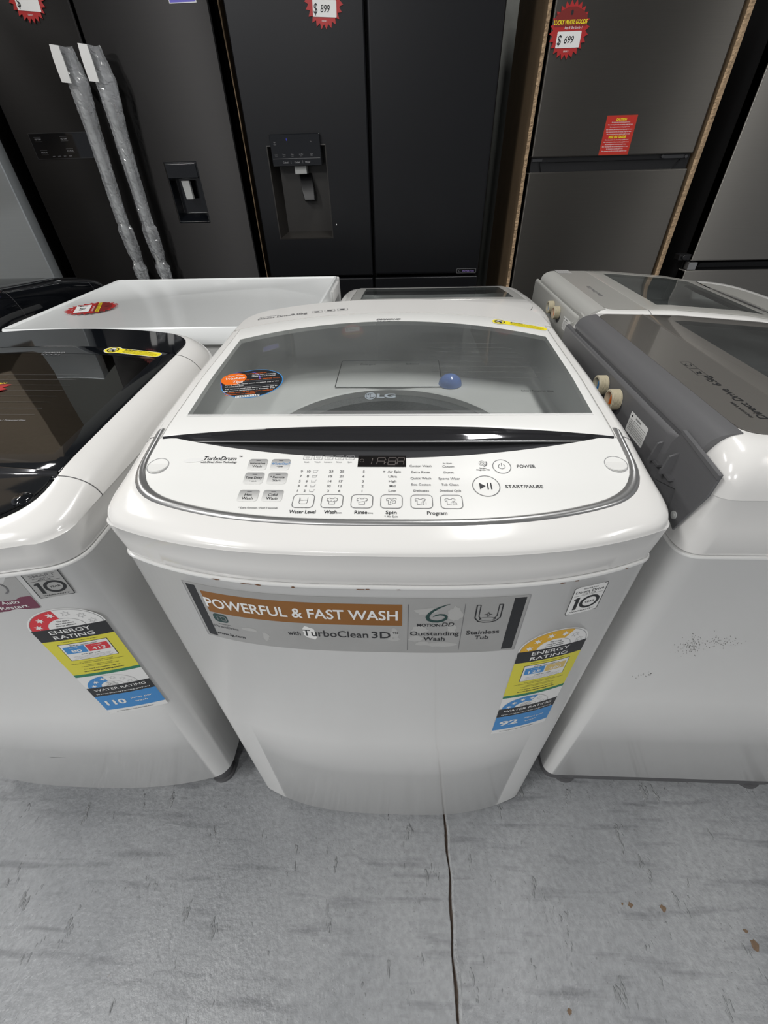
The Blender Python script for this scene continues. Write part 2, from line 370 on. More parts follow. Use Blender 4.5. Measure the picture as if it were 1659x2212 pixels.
def washer(root, B, T, zb, zs, zl, mats, lidx=.272, ylf=.131, ylr=(.475, .06), win=None, ypr=(.108, .033, .25), arms=True, hump_mat=None,
           feet=((-.8, .06), (.8, .06)), bowl=True, foot_h=None, trim=True, oi=(.0165, .024, .018), bulge=.0026, crown=1., yend=None, hole=(.20, .19), seams=True, base_in=.02, oc=None):
    """mats: cabinet, housing, panel, trim, lid frame, glass, hump"""
    mc, mh, mp, mt, ml, mg, mhu = mats; W2 = B.W/2
    CR = lambda x, y: crown*.006*max(0, min(1, (y-.15)/.25))*(1-(x/W2)**2-abs(x/W2)**3)
    Z = lambda x, y: interp(y, T)+CR(x, y)
    # cabinet
    mb = MB()
    mb.loft([B.ring(.012, z=zb+.001), B.ring(.0025, z=zb), B.ring(0, z=zb+.0025), B.ring(0, z=(zb+zs)/2), B.ring(0, z=zs-.006), B.ring(-.0010, z=zs-.0045), B.ring(-.0013, z=zs-.0025), B.ring(-.0006, z=zs-.0008), B.ring(.004, z=zs)], True, True, False)
    mb.build('cabinet', mc, root, angle=50)
    # base and feet
    mb = MB(); mb.loft([B.ring(base_in+.001, z=zb-.030 if zb > .04 else .004), B.ring(base_in, z=zb+.006)], True, True, True); mb.build('base_pan', FOOTG, root)
    for fx, fy in feet:
        for yy in (fy, B.D-max(fy, .045)):
            mb = MB(); h = zb if foot_h is None else foot_h; mb.cyl((fx*W2, yy, 0), .028, .010); mb.cyl((fx*W2, yy, .010), .023, max(.004, h-.010), r2=.030)
            mb.build('foot', FOOTG, root)
    # top housing
    OI, OJ, OK = oi
    ks = max(1, (OI-.001)/.0155)
    if ks < 1.3: K = [(-bulge-.0007, .0), (-bulge-.0003, .06), (-bulge, .22), (-bulge*.6, .45), (.0015, .68), (.006, .86), (.011, .96), (OI-.0012, 1.0)]
    else: K = [(-bulge-.0007, .0)]+[(-bulge+(OI-.0012+bulge)*(1-math.cos(PI/2*q/10))**1.0, math.sin(PI/2*q/10)) for q in range(1, 11)]
    rings = [B.ring(.0015, z=zs+.0005), B.ring(.0006, z=zs+.002), B.ring(-bulge*.45, z=zs+(zl-zs)*.5), B.ring(-bulge, z=zl-.0016)]
    def kz(k): return lambda x, y: zl+(Z(x, y)-zl)*k
    orc = B.rc+.034 if oc is None else oc
    for ins, k in K:
        t = (ins+bulge)/(OI+bulge); rings.append(B.ring(ins, j=-bulge+(OJ+bulge)*t if t > 0 else ins, k=-bulge+(OK+bulge)*t if t > 0 else ins, rc=B.rc+.012+(orc-B.rc-.012)*max(0, t), z=kz(k)))
    orc = B.rc+.034 if oc is None else oc
    rings += [B.ring(OI, j=OJ, k=OK, rc=orc, z=lambda x, y: Z(x, y)), B.ring(OI, j=OJ, k=OK, rc=orc, z=lambda x, y: Z(x, y)-.007)]
    mb = MB(); mb.loft(rings, True)
    if arms:
        for sgn in (-1, 1):
            a, b = sorted((sgn*(lidx+.0015), sgn*(W2-OI+.001)))
            colslab(mb, a, b, lambda x: ylf-.022, lambda x: ylr[0]-ylr[1]*(abs(x)/lidx)**2-.0012, lambda x, y: Z(x, y), .006, nx=3, ny=10)
    mb.build('top_housing', mh, root, angle=30)
    # dark joint lines that run over the side arms and down to the seam
    if seams:
        for yy in (ylf-.022, ylr[0]-ylr[1]-.002):
            for sgn in (-1, 1):
                line = []
                for rg_ in rings[3:-1]:
                    c_ = [p for p in rg_ if p[0]*sgn > W2*.55]; b_ = None
                    for pa, pb in zip(c_, c_[1:]):
                        if min(pa[1], pb[1]) <= yy <= max(pa[1], pb[1]) and abs(pb[1]-pa[1]) > 1e-7:
                            t_ = (yy-pa[1])/(pb[1]-pa[1]); b_ = tuple(pa[i]+(pb[i]-pa[i])*t_ for i in range(3))
                    if b_: line.append(Vector(b_))
                if len(line) < 3: continue
                L1, L2 = [], []
                for i, p in enumerate(line):
                    t_ = (line[min(i+1, len(line)-1)]-line[max(i-1, 0)]).normalized(); nn = Vector((t_.z*sgn*-1, 0, t_.x*sgn*1)); nn = nn if nn.dot(Vector((sgn, 0, .3))) > 0 else -nn
                    q = p+nn*.0003; L1.append(q+Vector((0, -.0007, 0))); L2.append(q+Vector((0, .0007, 0)))
                mb = MB(); mb.loft([L1, L2], False); mb.build('seam_gap', FOOTG, root)
    # chrome trim round the control panel
    r_out = B.ring(OI+.0003, j=OJ+.0003, k=OK, rc=orc); r_in = B.ring(OI+.007, j=OJ+.0085, k=OK+.007, rc=orc+.004)
    ids = [q for q in range(len(r_out)) if r_out[q][1] < ylf-.012]
    n_all = len(r_out); start = next(q for q in ids if (q-1) % n_all not in ids); seq = []
    q = start
    while q in ids: seq.append(q); q = (q+1) % n_all
    if trim:
        mb = MB(); prof = [(0, -.004), (0, .0008), (.25, .0022), (.5, .0026), (.75, .0018), (1, .0002), (1, -.004)]; rg = []
        for a, dz in prof:
            rg.append([(r_out[q][0]*(1-a)+r_in[q][0]*a, r_out[q][1]*(1-a)+r_in[q][1]*a, Z(r_out[q][0], r_out[q][1])*(1-a)+Z(r_in[q][0], r_in[q][1])*a+dz) for q in seq])
        mb.loft(rg, False); mb.build('chrome_trim' if trim is True else 'panel_trim', mt, root, angle=60)
    # control panel
    sp = [r_in[q] for q in seq]
    def pfront(x):
        best = None
        for (xa, ya), (xb, yb) in zip(sp, sp[1:]):
            if min(xa, xb)-1e-9 <= x <= max(xa, xb)+1e-9 and abs(xb-xa) > 1e-7:
                y = ya+(yb-ya)*(x-xa)/(xb-xa); best = y if best is None else min(best, y)
        return best if best is not None else sp[0][1]
    xw = max(p[0] for p in sp)-.0003
    pback = lambda x: ypr[0]-ypr[1]*max(0, 1-(abs(x)/ypr[2])**2)
    mb = MB(); colslab(mb, -xw, xw, lambda x: min(pfront(x), pback(x)-.001), pback, lambda x, y: Z(x, y)-.0004, .006, nx=48, ny=10)
    panel = mb.build('control_panel', mp, root, angle=30)
    # finger recess below the lid edge
    mb = MB(); colslab(mb, -lidx, lidx, pback, lambda x: ylf+.004, lambda x, y: Z(x, y)-.003-.011*min(1, max(0, (y-pback(x))/.03)), .004, nx=30, ny=6)
    mb.build('finger_recess', DGREY, root, angle=60)
    # lid: frame, glass, handle strip
    lr = lambda x: ylr[0]-ylr[1]*(abs(x)/lidx)**2
    yend = ylf-.019 if yend is None else yend
    lf = lambda x: ylf-(ylf-yend)*min(1, abs(x)/lidx)**2.4-.003
    wx0, wx1, wf, wr, wa = win
    WF = lambda x: wf; WR = lambda x: wr-wa*(abs(x)/wx1)**2
    mb = MB(); lft = lambda d, dz: winring(-lidx+d, lidx-d, lambda x: lf(x)+d, lambda x: lr(x)-d, lambda x, y: Z(x, y)+dz)
    wn = lambda d, dz: winring(wx0-d, wx1+d, lambda x: WF(x)-d, lambda x: WR(x)+d, lambda x, y: Z(x, y)+dz)
    mb.loft([lft(.0, -.008), lft(.0, .0002), lft(.001, .0012), lft(.0025, .0016), wn(.0, .0016), wn(0, -.005)], True)
    lid = mb.build('lid', ml, root, angle=30)
    mb = MB(); colslab(mb, wx0, wx1, WF, WR, lambda x, y: Z(x, y)+.0013, .0, nx=18, ny=8); mb.f = mb.f[:18*8]; mb.m = mb.m[:18*8]
    mb.build('lid_window', mg, lid)
    # handle strip
    mb = MB(); rg = []
    for q in range(41):
        x = -lidx+.002+(2*lidx-.004)*q/40; u = abs(x)/lidx; hh = .007*max(.15, 1-u**6); yb = lf(x)+.0005; yfz = ylf-.027+.004*u*u; wd = max(.0022, yb-yfz); yfz = yb-wd; zc = Z(x, yb)
        rg.append([(x, yb, zc-.004), (x, yb, zc+.0012), (x, yb-wd*.2, zc+.0022), (x, yb-wd*.48, zc+.0006), (x, yb-wd*.56, zc-.0012), (x, yb-wd*.75, zc-.0022), (x, yfz, zc-.0046-hh*.2), (x, yfz+wd*.1, zc-.0052-hh*.5), (x, yb-wd*.3, zc-.008)])
    mb.loft(rg, True, True, True); hd = mb.build('lid_handle', DCHROME, lid, angle=30)
    mb = MB(); mb.tube([(r_[6][0], r_[6][1]+.0002, r_[6][2]-.0002) for r_ in rg], .0010, 8); mb.build('handle_edge', CHROME, lid)
    # rear cover
    mb = MB(); rb = B.ring(OI+.0006, j=OJ, k=OK+.0008)
    hx = W2-OI-.0012
    rearp = [p for p in rb if p[1] > B.D*.6]
    def rear(x):
        best = None
        for (xa, ya), (xb, yb) in zip(rearp, rearp[1:]):
            if min(xa, xb)-1e-9 <= x <= max(xa, xb)+1e-9 and abs(xb-xa) > 1e-7:
                y = ya+(yb-ya)*(x-xa)/(xb-xa); best = y if best is None else max(best, y)
        return best if best is not None else lr(x)+.02
    colslab(mb, -hx, hx, lambda x: lr(min(abs(x), lidx*1.02))+.0014, lambda x: max(rear(x), lr(x)+.004), lambda x, y: Z(x, y)+.0012, .008, nx=36, ny=8)
    hump = mb.build('rear_cover', hump_mat or mhu, root, angle=30)
    # tub cover and drum seen through the window
    if bowl:
        cyc, rt = hole; zt = T[0][1]-.033
        a = [(x, y, Z(x, y)-.0085) for x, y in B.ring(OI-.001, j=OJ-.001, k=OK-.001, rc=orc)]
        ang = [math.atan2(p[1]-cyc, p[0]) for p in a]
        circ = lambda r, z: [(r*math.cos(t), cyc+r*math.sin(t), z) for t in ang]
        mb = MB(); cx_ = lambda k, z: [(x*k, cyc+.04+(y-cyc-.04)*k, z) for x, y, _ in a]
        mb.loft([a, cx_(.985, zt+.012), cx_(.965, zt+.003), cx_(.94, zt+.001), circ(rt+.006, zt), circ(rt+.001, zt-.003), circ(rt, zt-.012)], True); mb.build('tub_cover', TUBGREY, root, angle=40)
        mb = MB(); mb.loft([circ(rt+.004, zt-.010), circ(rt-.012, zt-.018), circ(rt-.022, zt-.040), circ(rt-.016, zt-.06), circ(rt, zt-.07)], True); mb.build('balance_ring', RINGD, root)
        mb = MB(); mb.loft([circ(rt, zt-.066), circ(rt+.025, zt-.10), circ(rt+.025, .45), circ(.01, .43)], True, False, True); mb.build('drum', STEEL, root)
    return Z, panel, lid, hump

# ------------------------------------------------------------------ printed labels
def energy_label(P, x0, z0, main=True):
    """88 x 273 mm energy and water rating label, lower-left corner x0, z0"""
    P.T = lambda u, v: (x0+u*.001, z0+v*.001)
    st = P.step; P.step = 12
    cx = 44
    P.rect(-1, 0, 89, 236, INKW, 0)
    P.arc(cx, 236, 0, 45.5, 0, PI, INKW, 0, ky=.84)
    col = INKGO if main else INKR
    a1 = PI*.34 if main else PI*.53
    P.arc(cx, 236, 22, 43.5, a1, PI, col, 1, ky=.84)
    P.arc(cx, 236, 42.8, 43.5, 0, PI, INKL, 2, ky=.84); P.arc(cx, 236, 21.6, 22.2, 0, a1, INKL, 2, ky=.84)
    for i in range(6):
        a = PI*(.93-i*.172); sx, sy = cx+33*math.cos(a), 236+33*.84*math.sin(a)
        n_on = 4 if main else 3
        if i < n_on: P.star(sx, sy, 5.4, 2.4, INKW, 3)
        else: P.star(sx, sy, 5.0, 2.3, INKL, 3, line=.35)
    for t, y in (('The more', 249.5), ('stars the more', 245), ('energy efficient', 240.5)): P.text(t, cx, y, 2.6, INK, 3, w=24 if 'effic' in t else None, shear=.15)
    P.rect(-1, 210, 89, 236, INK, 1)
    P.text('ENERGY', 43, 229, 7.6, INKW, 3, w=50); P.text('RATING', 43, 217.5, 7.6, INKW, 3, w=50)
    P.rect(-1, 124, 89, 210, INKY, 1)
    P.text('A joint government and industry program', 44, 206, 1.6, INK, 3, w=46)
    P.rect(14, 161, 76, 201, INK, 2); P.rect(14.8, 161.8, 75.2, 200.2, INKW, 3)
    P.text('Energy consumption', 45, 196.5, 2.4, INK, 4, w=34)
    P.rect(17, 178, 44, 194, INKB, 4); P.rect(45.5, 178, 73, 194, INKGO2 if main else INKR, 4)
    P.text('Cold wash', 30, 191, 1.8, INKW, 5); P.text('Warm wash', 59, 191, 1.8, INKW, 5)
    P.text('125' if main else '80', 31, 183.5, 6, INKW, 5, w=17 if main else 13, bold=.02); P.text('280' if main else '413', 59.5, 183.5, 6, INKW, 5, w=17, bold=.02)
    P.text('kWh per year', 45, 174, 2.2, INK, 5, w=24)
    for y, ww in ((170, 48), (167.4, 44), (164.8, 50)): P.text('When tested in accordance with the standard. Actual', 45, y, 1.1, INKL, 5, w=ww)
    for y, ww in ((156, 44), (152.6, 70), (147, 36), (143.6, 50)): P.text('use depend on how the appliance is used compare models', 44, y, 1.5, INK, 3, w=ww)
    P.text('For more information, refer to', 44, 137, 2.2, INK, 3, w=48, bold=.02); P.text('www.energyrating.gov.au', 44, 131, 2.6, INK, 3, w=54, bold=.03)
    P.rect(-1, 117, 89, 124, INKGR, 1)
    P.arc(38, 84, 0, 32, 0, PI, INKW, 1, ky=.95)
    a2 = PI*.36 if main else PI*.55
    P.arc(38, 84, 16, 35, a2, PI, INKB, 2, ky=.84); P.arc(38, 84, 34.5, 35, 0, a2, INKL, 2, ky=.84); P.arc(38, 84, 15.6, 16, 0, a2, INKL, 2, ky=.84)
    for i in range(6):
        a = PI*(.93-i*.172); sx, sy = 38+26*math.cos(a), 84+26*.84*math.sin(a)
        if i < n_on: P.star(sx, sy, 4.6, 2.0, INKW, 4)
        else: P.star(sx, sy, 4.2, 2.0, INKL, 4, line=.3)
    for t, y in (('The more', 94), ('stars the more', 90.5), ('water efficient', 87)): P.text(t, 38, y, 2.0, INK, 4, shear=.15)
    P.rect(-1, 58, 89, 84, INK, 2)
    P.text('WATER RATING', 44, 76, 6.4, INKW, 4, w=74); P.text('www.waterrating.gov.au', 44, 65, 3.6, INKW, 4, w=78, shear=.1)
    P.rect(-1, 13, 89, 58, INKB, 2)
    P.text('92' if main else '110', 22, 35, 14, INKW, 4, w=30, bold=.03)
    P.text('litres per', 62, 40, 4.6, INKW, 4, w=32, shear=.1); P.text('wash', 58, 29, 4.6, INKW, 4, w=19, shear=.1)
    P.text('In accordance with AS/NZS 6400', 40, 6, 2.4, INK, 4, w=56, shear=.1)
    P.T = lambda u, v: (u, v); P.step = st
def warranty(P, x0, z0, w_, h_, smart=False):
    P.T = lambda u, v: (x0+u*w_/40, z0+v*h_/50)
    st = P.step; P.step = 10
    P.rect(0, 0, 40, 50, STKG if smart else INKW, 0); P.frame(.6, .6, 39.4, 49.4, 1.5, .9, INK, 1)
    if smart:
        P.text('SMART', 20, 42.5, 4.6, INKG, 1, w=28); P.text('INVERTER', 20, 37.6, 1.8, INKG, 1, w=24); P.text('MOTOR', 20, 34.8, 1.5, INK, 1, w=14, bold=.02)
        P.rect(4, 32.4, 36, 32.9, INK, 1); dy = -1.2
    else:
        P.text('INVERTER', 20, 45.8, 1.9, INK, 1, w=17); P.text('Direct Drive', 20, 40.8, 4.2, INK, 1, w=33, bold=.01); P.text('M O T O R', 20, 36.6, 1.5, INK, 1, w=16, bold=.03)
        P.rect(3, 34, 37, 34.4, INK, 1); dy = 0
    P.poly([(7, 8.5), (11.2, 8.5), (11.2, 31+dy), (8.3, 31+dy), (4.8, 28.5+dy), (4.8, 25.8+dy), (7, 26.8+dy)], INK, 1)
    P.arc(25, 19.7, 8.3, 12, 0, 2*PI, INK, 1, n=36, ky=.97); P.text('YEAR', 25, 19.7, 3.4, INK, 1, w=12.5, bold=.01)
    P.text('WARRANTY', 20, 4.5, 2, INK, 1, w=30, bold=.02)
    P.T = lambda u, v: (u, v); P.step = st
def shirt(P, x, y, s, m, lay=2, kind=0):
    k = s/10; wd = .55*k; q = lambda pts: [(x+a*k, y+b*k) for a, b in pts]
    if kind == 'level':
        P.stroke(q([(-4, 4.5), (-4, -2.5), (-3, -4), (3, -4), (4, -2.5), (4, 4.5)]), wd, m, lay); P.stroke(q([(-4, 1), (-1.5, .6), (1.5, 1), (4, .6)]), wd, m, lay)
        for b in (3.6, 2.2, .4, -1): P.stroke(q([(-4, b), (-2.8, b)]), wd*.8, m, lay)
        return
    if kind in ('spin', 1, 2):
        P.stroke(q([(0, -4), (-3, -4), (-3, 1), (-4.6, .4), (-5, 3), (-2.4, 4.4), (-1.4, 3), (1.4, 3), (2.4, 4.4), (5, 3)] if kind == 'spin' else [(0, -4), (-3, -4), (-3, 1), (-4.6, .4), (-5, 3), (-2.4, 4.4), (-1.4, 3), (1.4, 3), (2.4, 4.4), (5, 3), (4.4, .6), (2, .6)]), wd, m, lay)
        if kind == 'spin':
            P.stroke([(x+(.4+2.9*t)*k*math.cos(5.2*PI*t*.6)+2*k, y-1.2*k+(.4+2.9*t)*k*math.sin(5.2*PI*t*.6)) for t in [i/20 for i in range(21)]], wd, m, lay)
        else:
            for b in (-1.2, -2.8, -4.2):
                P.rect(x+.6*k, y+(b-.3)*k, x+1.2*k, y+(b+.3)*k, m, lay); P.rect(x+2*k, y+(b-.3)*k, x+3.8*k, y+(b+.3)*k, m, lay)
            P.text(str(kind), x+5.6*k, y-2.6*k, 2.8*k, m, lay)
        return
    P.stroke(q([(-3.4, .6), (-5, .6), (-5, 3), (-2.4, 4.4), (-1.4, 3), (1.4, 3), (2.4, 4.4), (5, 3), (5, .6), (3.4, .6)]), wd, m, lay)
    P.stroke(q([(-2.8, -1.6), (-2.8, -4.2), (2.8, -4.2), (2.8, -1.6)]), wd, m, lay)
    if kind == 'wash': P.stroke(q([(-4.6+.46*i, -.5+.7*math.sin(i*.95)) for i in range(21)]), wd, m, lay)
    else: P.stroke(q([(-5, -.9), (-2, -1.3), (1, -.6), (5, -.7)]), wd, m, lay)
def yellow_caution(P, x0, y0, x1, y1):
    """long yellow pill sticker with a round picture at its left end, between two end points"""
    d = Vector((x1-x0, y1-y0)); L_ = d.length; a = math.atan2(d.y, d.x); k = L_/100
    P.T = lambda u, v: (x0+k*(u*math.cos(a)-v*math.sin(a)), y0+k*(u*math.sin(a)+v*math.cos(a)))
    st = P.step; P.step = 12
    for sc, m, l in ((1.0, INKW, 1), (.90, INKYY, 2)):
        P.rrect(20-14*sc+12, -9*sc, 100-(1-sc)*9, 9*sc, 8.6*sc, m, l); P.ell(15, 0, 15*sc, 12.5*sc, m, l)
    P.arc(15, 0, 7.6, 9.4, 0, 2*PI, INK, 4, n=20); P.quad([(8, 6), (11, 8), (22, -6), (19, -8)], INK, 5)
    P.rect(9, -4, 20, 3, INKL, 4); P.ell(14, 4, 4, 3, INKW, 5)
    P.fan((36, 5), [(33.5, 3), (38.5, 3), (36, 7.5)], INK, 4)
    P.text('CAUTION', 47, 5, 4.2, INK, 4, w=17, bold=.02); P.text('Do not open', 72, 4.6, 2.6, INK, 4, w=26)
    for y, w_ in ((.6, 58), (-2.6, 60), (-5.6, 52)): P.text('Keep hands clear while the drum is turning or spinning now', 64, y, 1.7, INK, 4, w=w_)
    P.T = lambda u, v: (u, v); P.step = st

# ------------------------------------------------------------------ the setting
def structure(o): o['kind'] = 'structure'; return o
mb = MB()
jx = [(-.9, .126), (.5, .122)]
def joint(y): return .125+.0016*math.sin(y*31)+.001*math.sin(y*83+1)
ys = [-7]+[-.95+.012*i for i in range(38)]+[-.49+.004*i for i in range(130)]+[.3, 1, 2, 3]
L_ = []; rj = random.Random(21)
for y in ys:
    j = joint(y); g = .0027+.0009*math.sin(y*57)+.0004*rj.uniform(-1, 1); lump = max(.0, min(1., (-y-.13)/.12))*(.55+.45*math.sin(y*40)) if y < -.1 else .08
    e1 = .0008*rj.random(); e2 = (.0012+.0042*lump)*(.55+.45*rj.random()); wr = .0035+.0045*lump+.0012*rj.random()
    L_.append([(-4.5, y, 0), (-.6, y, 0), (j-.02, y, 0), (j-.008, y, .0002), (j-g-.001, y, e1), (j-g, y, -.001), (j, y, -.006), (j+g*.6, y, -.001), (j+g*.6+.0012, y, e2), (j+g*.6+wr*.6, y, e2*(.5+.5*rj.random())), (j+g*.6+wr, y, .0003), (j+.03, y, 0), (.7, y, 0), (4.5, y, 0)])
mb.loft(L_, False); FLM = floor_mat()
for q, f in enumerate(mb.f):
    if q % 13 in (5, 6): mb.m[q] = 1
    elif q % 13 in (7, 8, 9): mb.m[q] = 2
floor_ = structure(mb.build('floor', [FLM, pbr('joint_dirt', (.10, .075, .06), .9, noise=(200, .6)), pbr('thick_joint_paint', (.40, .41, .42), .22, noise=(120, .25), bump=(220, 1.))]))  # thick ridge paint lightened so its colour carries the glints of the gloss
rc_ = random.Random(12); CHIPM = pbr('bare_concrete_brown', (.17, .115, .075), .9, noise=(150, .4))
for cx, cy, r_ in ((.539, -.180, .0075), (.477, -.177, .006), (.462, -.176, .003), (.684, -.224, .011), (.679, -.206, .005), (.318, -.318, .005)):
    P = Print(lambda u, v, l: (u, v, .0002+l))
    P.fan((cx, cy), [(cx+r_*rc_.uniform(.45, 1.1)*math.cos(2*PI*i/11), cy+r_*rc_.uniform(.35, .9)*math.sin(2*PI*i/11)) for i in range(11)], CHIPM, 1)
    P.build('paint_chip', floor_)
WALLG = pbr('grey_block_wall', (.20, .205, .19), .7, bump=(45, .7))
mb = MB(); mb.box(-4.5, 4.5, 2.62, 2.8, 0, 3.6); structure(mb.build('wall_back', WALLG, smooth=False))
mb = MB(); mb.box(-4.5, 4.5, -7, 2.8, 3.6, 3.75); structure(mb.build('ceiling', pbr('ceiling_grey', (.34, .34, .33), .8), smooth=False))

# ------------------------------------------------------------------ main washer
B0 = Body(.588, .60, .047, rc=.014, rr=.05, br=.05)
T0 = [(-.06, .852), (-.02, .860), (.04, .868), (.12, .884), (.25, .898), (.45, .910), (.60, .914)]
main = thing('washing_machine', (0, 0, 0), 'white top-load washer with open view of its white control panel, in the middle front', 'washing machine')
Z0, pan0, lid0, hump0 = washer(main, B0, T0, .014, .798, .845, (WHITE, PLAST, PANEL, CHROME, PANEL, GLASS, PLAST),
    win=(-.252, .256, .150, .447, .055), ylf=.131, yend=.110, ylr=(.495, .05), lidx=.268, feet=((-.86, .10), (.86, .10)))
ps = lambda u, v, l: (u, v, Z0(u, v)-.0004+l)
mm_ = lambda v: v*.001
def panel_print():
    P = Print(ps); P.T = lambda u, v: (u*.001, v*.001)
    def nxt():
        nonlocal P
        P.build('lettering', pan0); P = Print(ps); P.T = lambda u, v: (u*.001, v*.001)
    t = lambda s_, x, y, h, m=INKG, **k: P.text(s_, x, y, h, m, 2, **k)
    t('TurboDrum', -186, 74, 6.2, INK, w=38, shear=.25); t('TM', -163, 77, 2, INK); t('with Direct Drive Technology', -186, 68, 3, INK, w=42, shear=.15)
    P.ell(-216, 71, 12, 3.4, INKW, 1, rot=.12)
    nxt()
    t('* Extra Function : Hold 3 seconds', -125, 0, 2.4, INKG, w=41, shear=.12)
    nxt()
    for i, (s_, kd) in enumerate((('Soak', 'wash'), ('Wash', 'wash'), ('Intensive', 'wash'), ('Rinse', 'rinse'), ('Spin', 'spin'))):
        x = -85+i*12.2; P.frame(x-4.6, 72, x+4.6, 78.6, 1.4, .45, INKL, 2); shirt(P, x, 75.3, 4.6, INKL, 2, kd); t(s_, x, 68.3, 2.1, INKL, w=9 if i == 2 else None)
    nxt()
    for r, (a, b) in enumerate(((9, 10), (7, 8), (5, 6), (3, 4), (1, 2))):
        y = 54-r*7.25; t(str(a), -88.4, y, 3.4, INKG); t(str(b), -80.6, y, 3.4, INKG)
        P.stroke([(-75.6, y+1.6), (-75.3, y-1.7), (-71.6, y-1.7), (-71, y+1.6), (-69.8, y+1.7)], .35, INKL, 2); P.stroke([(-75, y-1.2+(4-r)*.65), (-71.5, y-1.2+(4-r)*.65)], .35, INKL, 2)
    nxt()
    for r, (a, b) in enumerate(((23, 25), (19, 21), (14, 17), (10, 12), (3, 6))):
        y = 54-r*7.25; t(str(a), -55.6, y, 3.4, INKG); t(str(b), -43.6, y, 3.4, INKG); t(str(5-r), -19.4, y, 3.4, INKG)
    nxt()
    for r, s_ in enumerate(('Air Spin', 'Ultra', 'High', 'Mid', 'Low')): t(s_, 12.5 if r else 14, 54-r*7.1, 3.2, INKG)
    P.star(3, 54, 1.5, .7, INKG, 2, n=8)
    nxt()
    for r, s_ in enumerate(('Cotton Wash', 'Extra Rinse', 'Quick Wash', 'Eco Cotton', 'Delicates')): t(s_, 43, 62.6-r*9.2, 3.1, INKG)
    for r, s_ in enumerate(('Cotton', 'Duvet', 'Sports Wear', 'Tub Clean', 'Download Cycle')): t(s_, 73.5, 62-r*9.0, 3.1, INKG, w=22 if r == 4 else None)
    t('Pre Wash+', 73, 66.6, 1.8, INK, w=10)
    nxt()
    t('Water Level', -78, -5, 4.6, INK, w=27); t('Wash', -49.5, -5, 4.6, INK, w=13); t('min', -40.2, -6, 2.2, INK)
    t('Rinse', -18.5, -5, 4.6, INK, w=13); t('times', -8.8, -6, 2.0, INK, w=5); t('Spin', 12, -5, 4.6, INK, w=11); t('* Air Spin', 12, -10.5, 2.4, INKG); t('Program', 58, -5.5, 4.6, INK, w=20)
    nxt()
    t('POWER', 158.5, 62.5, 4.4, INK, w=20, bold=.012); t('START/PAUSE', 151, 32.6, 4.6, INK, w=39, bold=.012)
    nxt()
    P.arc(111, 67, 3.1, 3.5, 0, 2*PI, INKG, 2); P.star(111, 67, 2, 1.3, INKG, 2, n=4, line=.5); P.arc(111, 67, 4.4, 5.6, -1.3, .5, INKG, 2); t('Smart', 111, 59.5, 2.2, INK); t('Diagnosis TM', 111, 57, 2.0, INK, w=14)
    P.build('lettering', pan0)
panel_print()
def soft_button(x, y, lines, blue=False, star=False):
    P = Print(ps); P.T = lambda u, v: (u*.001, v*.001); P.step = 30
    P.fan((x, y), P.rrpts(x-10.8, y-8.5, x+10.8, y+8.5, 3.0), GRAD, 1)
    P.rrect(x-2.6, y+5.2, x+2.6, y+6.2, .4, INKG, 3)
    if blue: P.text('TurboClean', x+1.4, y+1, 3, INKB, 3, w=15.5, bold=.01, shear=.1); P.arc(x-8, y+1, .7, 1.4, 0, 2*PI, INKB, 3, n=12); P.text('TM', x+10, y+2.2, 1, INKB, 3); P.text('* Soak', x, y-3.4, 1.9, INK, 3)
    else:
        for s_, dy, h, w_ in lines: P.text(s_, x, y+dy, h, INK, 3, w=w_, bold=.006)
    P.build('button', pan0)
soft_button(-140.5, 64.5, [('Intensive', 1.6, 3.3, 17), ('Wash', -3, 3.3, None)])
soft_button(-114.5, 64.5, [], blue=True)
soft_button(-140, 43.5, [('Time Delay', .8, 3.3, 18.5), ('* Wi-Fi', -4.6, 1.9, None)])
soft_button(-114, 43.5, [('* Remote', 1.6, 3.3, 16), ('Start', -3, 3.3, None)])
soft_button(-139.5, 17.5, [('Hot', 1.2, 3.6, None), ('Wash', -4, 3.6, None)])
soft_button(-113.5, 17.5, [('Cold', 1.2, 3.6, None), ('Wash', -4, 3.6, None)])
for x, kd in ((-79.5, 'level'), (-49.5, 'wash'), (-18.5, 'rinse'), (12, 'spin'), (43, 1), (73.5, 2)):
    P = Print(ps); P.T = lambda u, v: (u*.001, v*.001); P.rrect(x-11, .6, x+11, 19.4, 4.4, PANEL, 0.5); P.frame(x-11, .6, x+11, 19.4, 4.4, .75, INKG, 2)
    shirt(P, x-(1.5 if kd in (1, 2) else 0), 10.2, 10.6, INKG, 2, kd); P.build('button', pan0)
P = Print(ps); P.T = lambda u, v: (u*.001, v*.001); P.ell(132, 62, 10, 10.6, PANEL, .5); P.arc(132, 62, 9.3, 10.1, 0, 2*PI, INKG, 2, n=40, ky=1.05)
P.arc(132, 62, 3.3, 3.9, PI*.68, PI*2.32, INK, 2); P.rect(131.7, 62, 132.3, 67, INK, 3); P.build('power_button', pan0)
P = Print(ps); P.T = lambda u, v: (u*.001, v*.001); P.ell(111.5, 33, 14.4, 15.4, PANEL, .5); P.arc(111.5, 33, 13.6, 14.5, 0, 2*PI, INKG, 2, n=44, ky=1.06)
P.poly([(104.5, 28), (111, 33), (104.5, 38)], INK, 2); P.rect(112.4, 28, 113.8, 38, INK, 2); P.rect(116, 28, 117.4, 38, INK, 2); P.build('start_button', pan0)
P = Print(ps); P.T = lambda u, v: (u*.001, v*.001); P.rect(-27, 61, 27, 78.6, pbr('display_black', (.010, .009, .009), .12), 1)
SEG = pbr('display_segment_grey', (.10, .085, .08), .4)
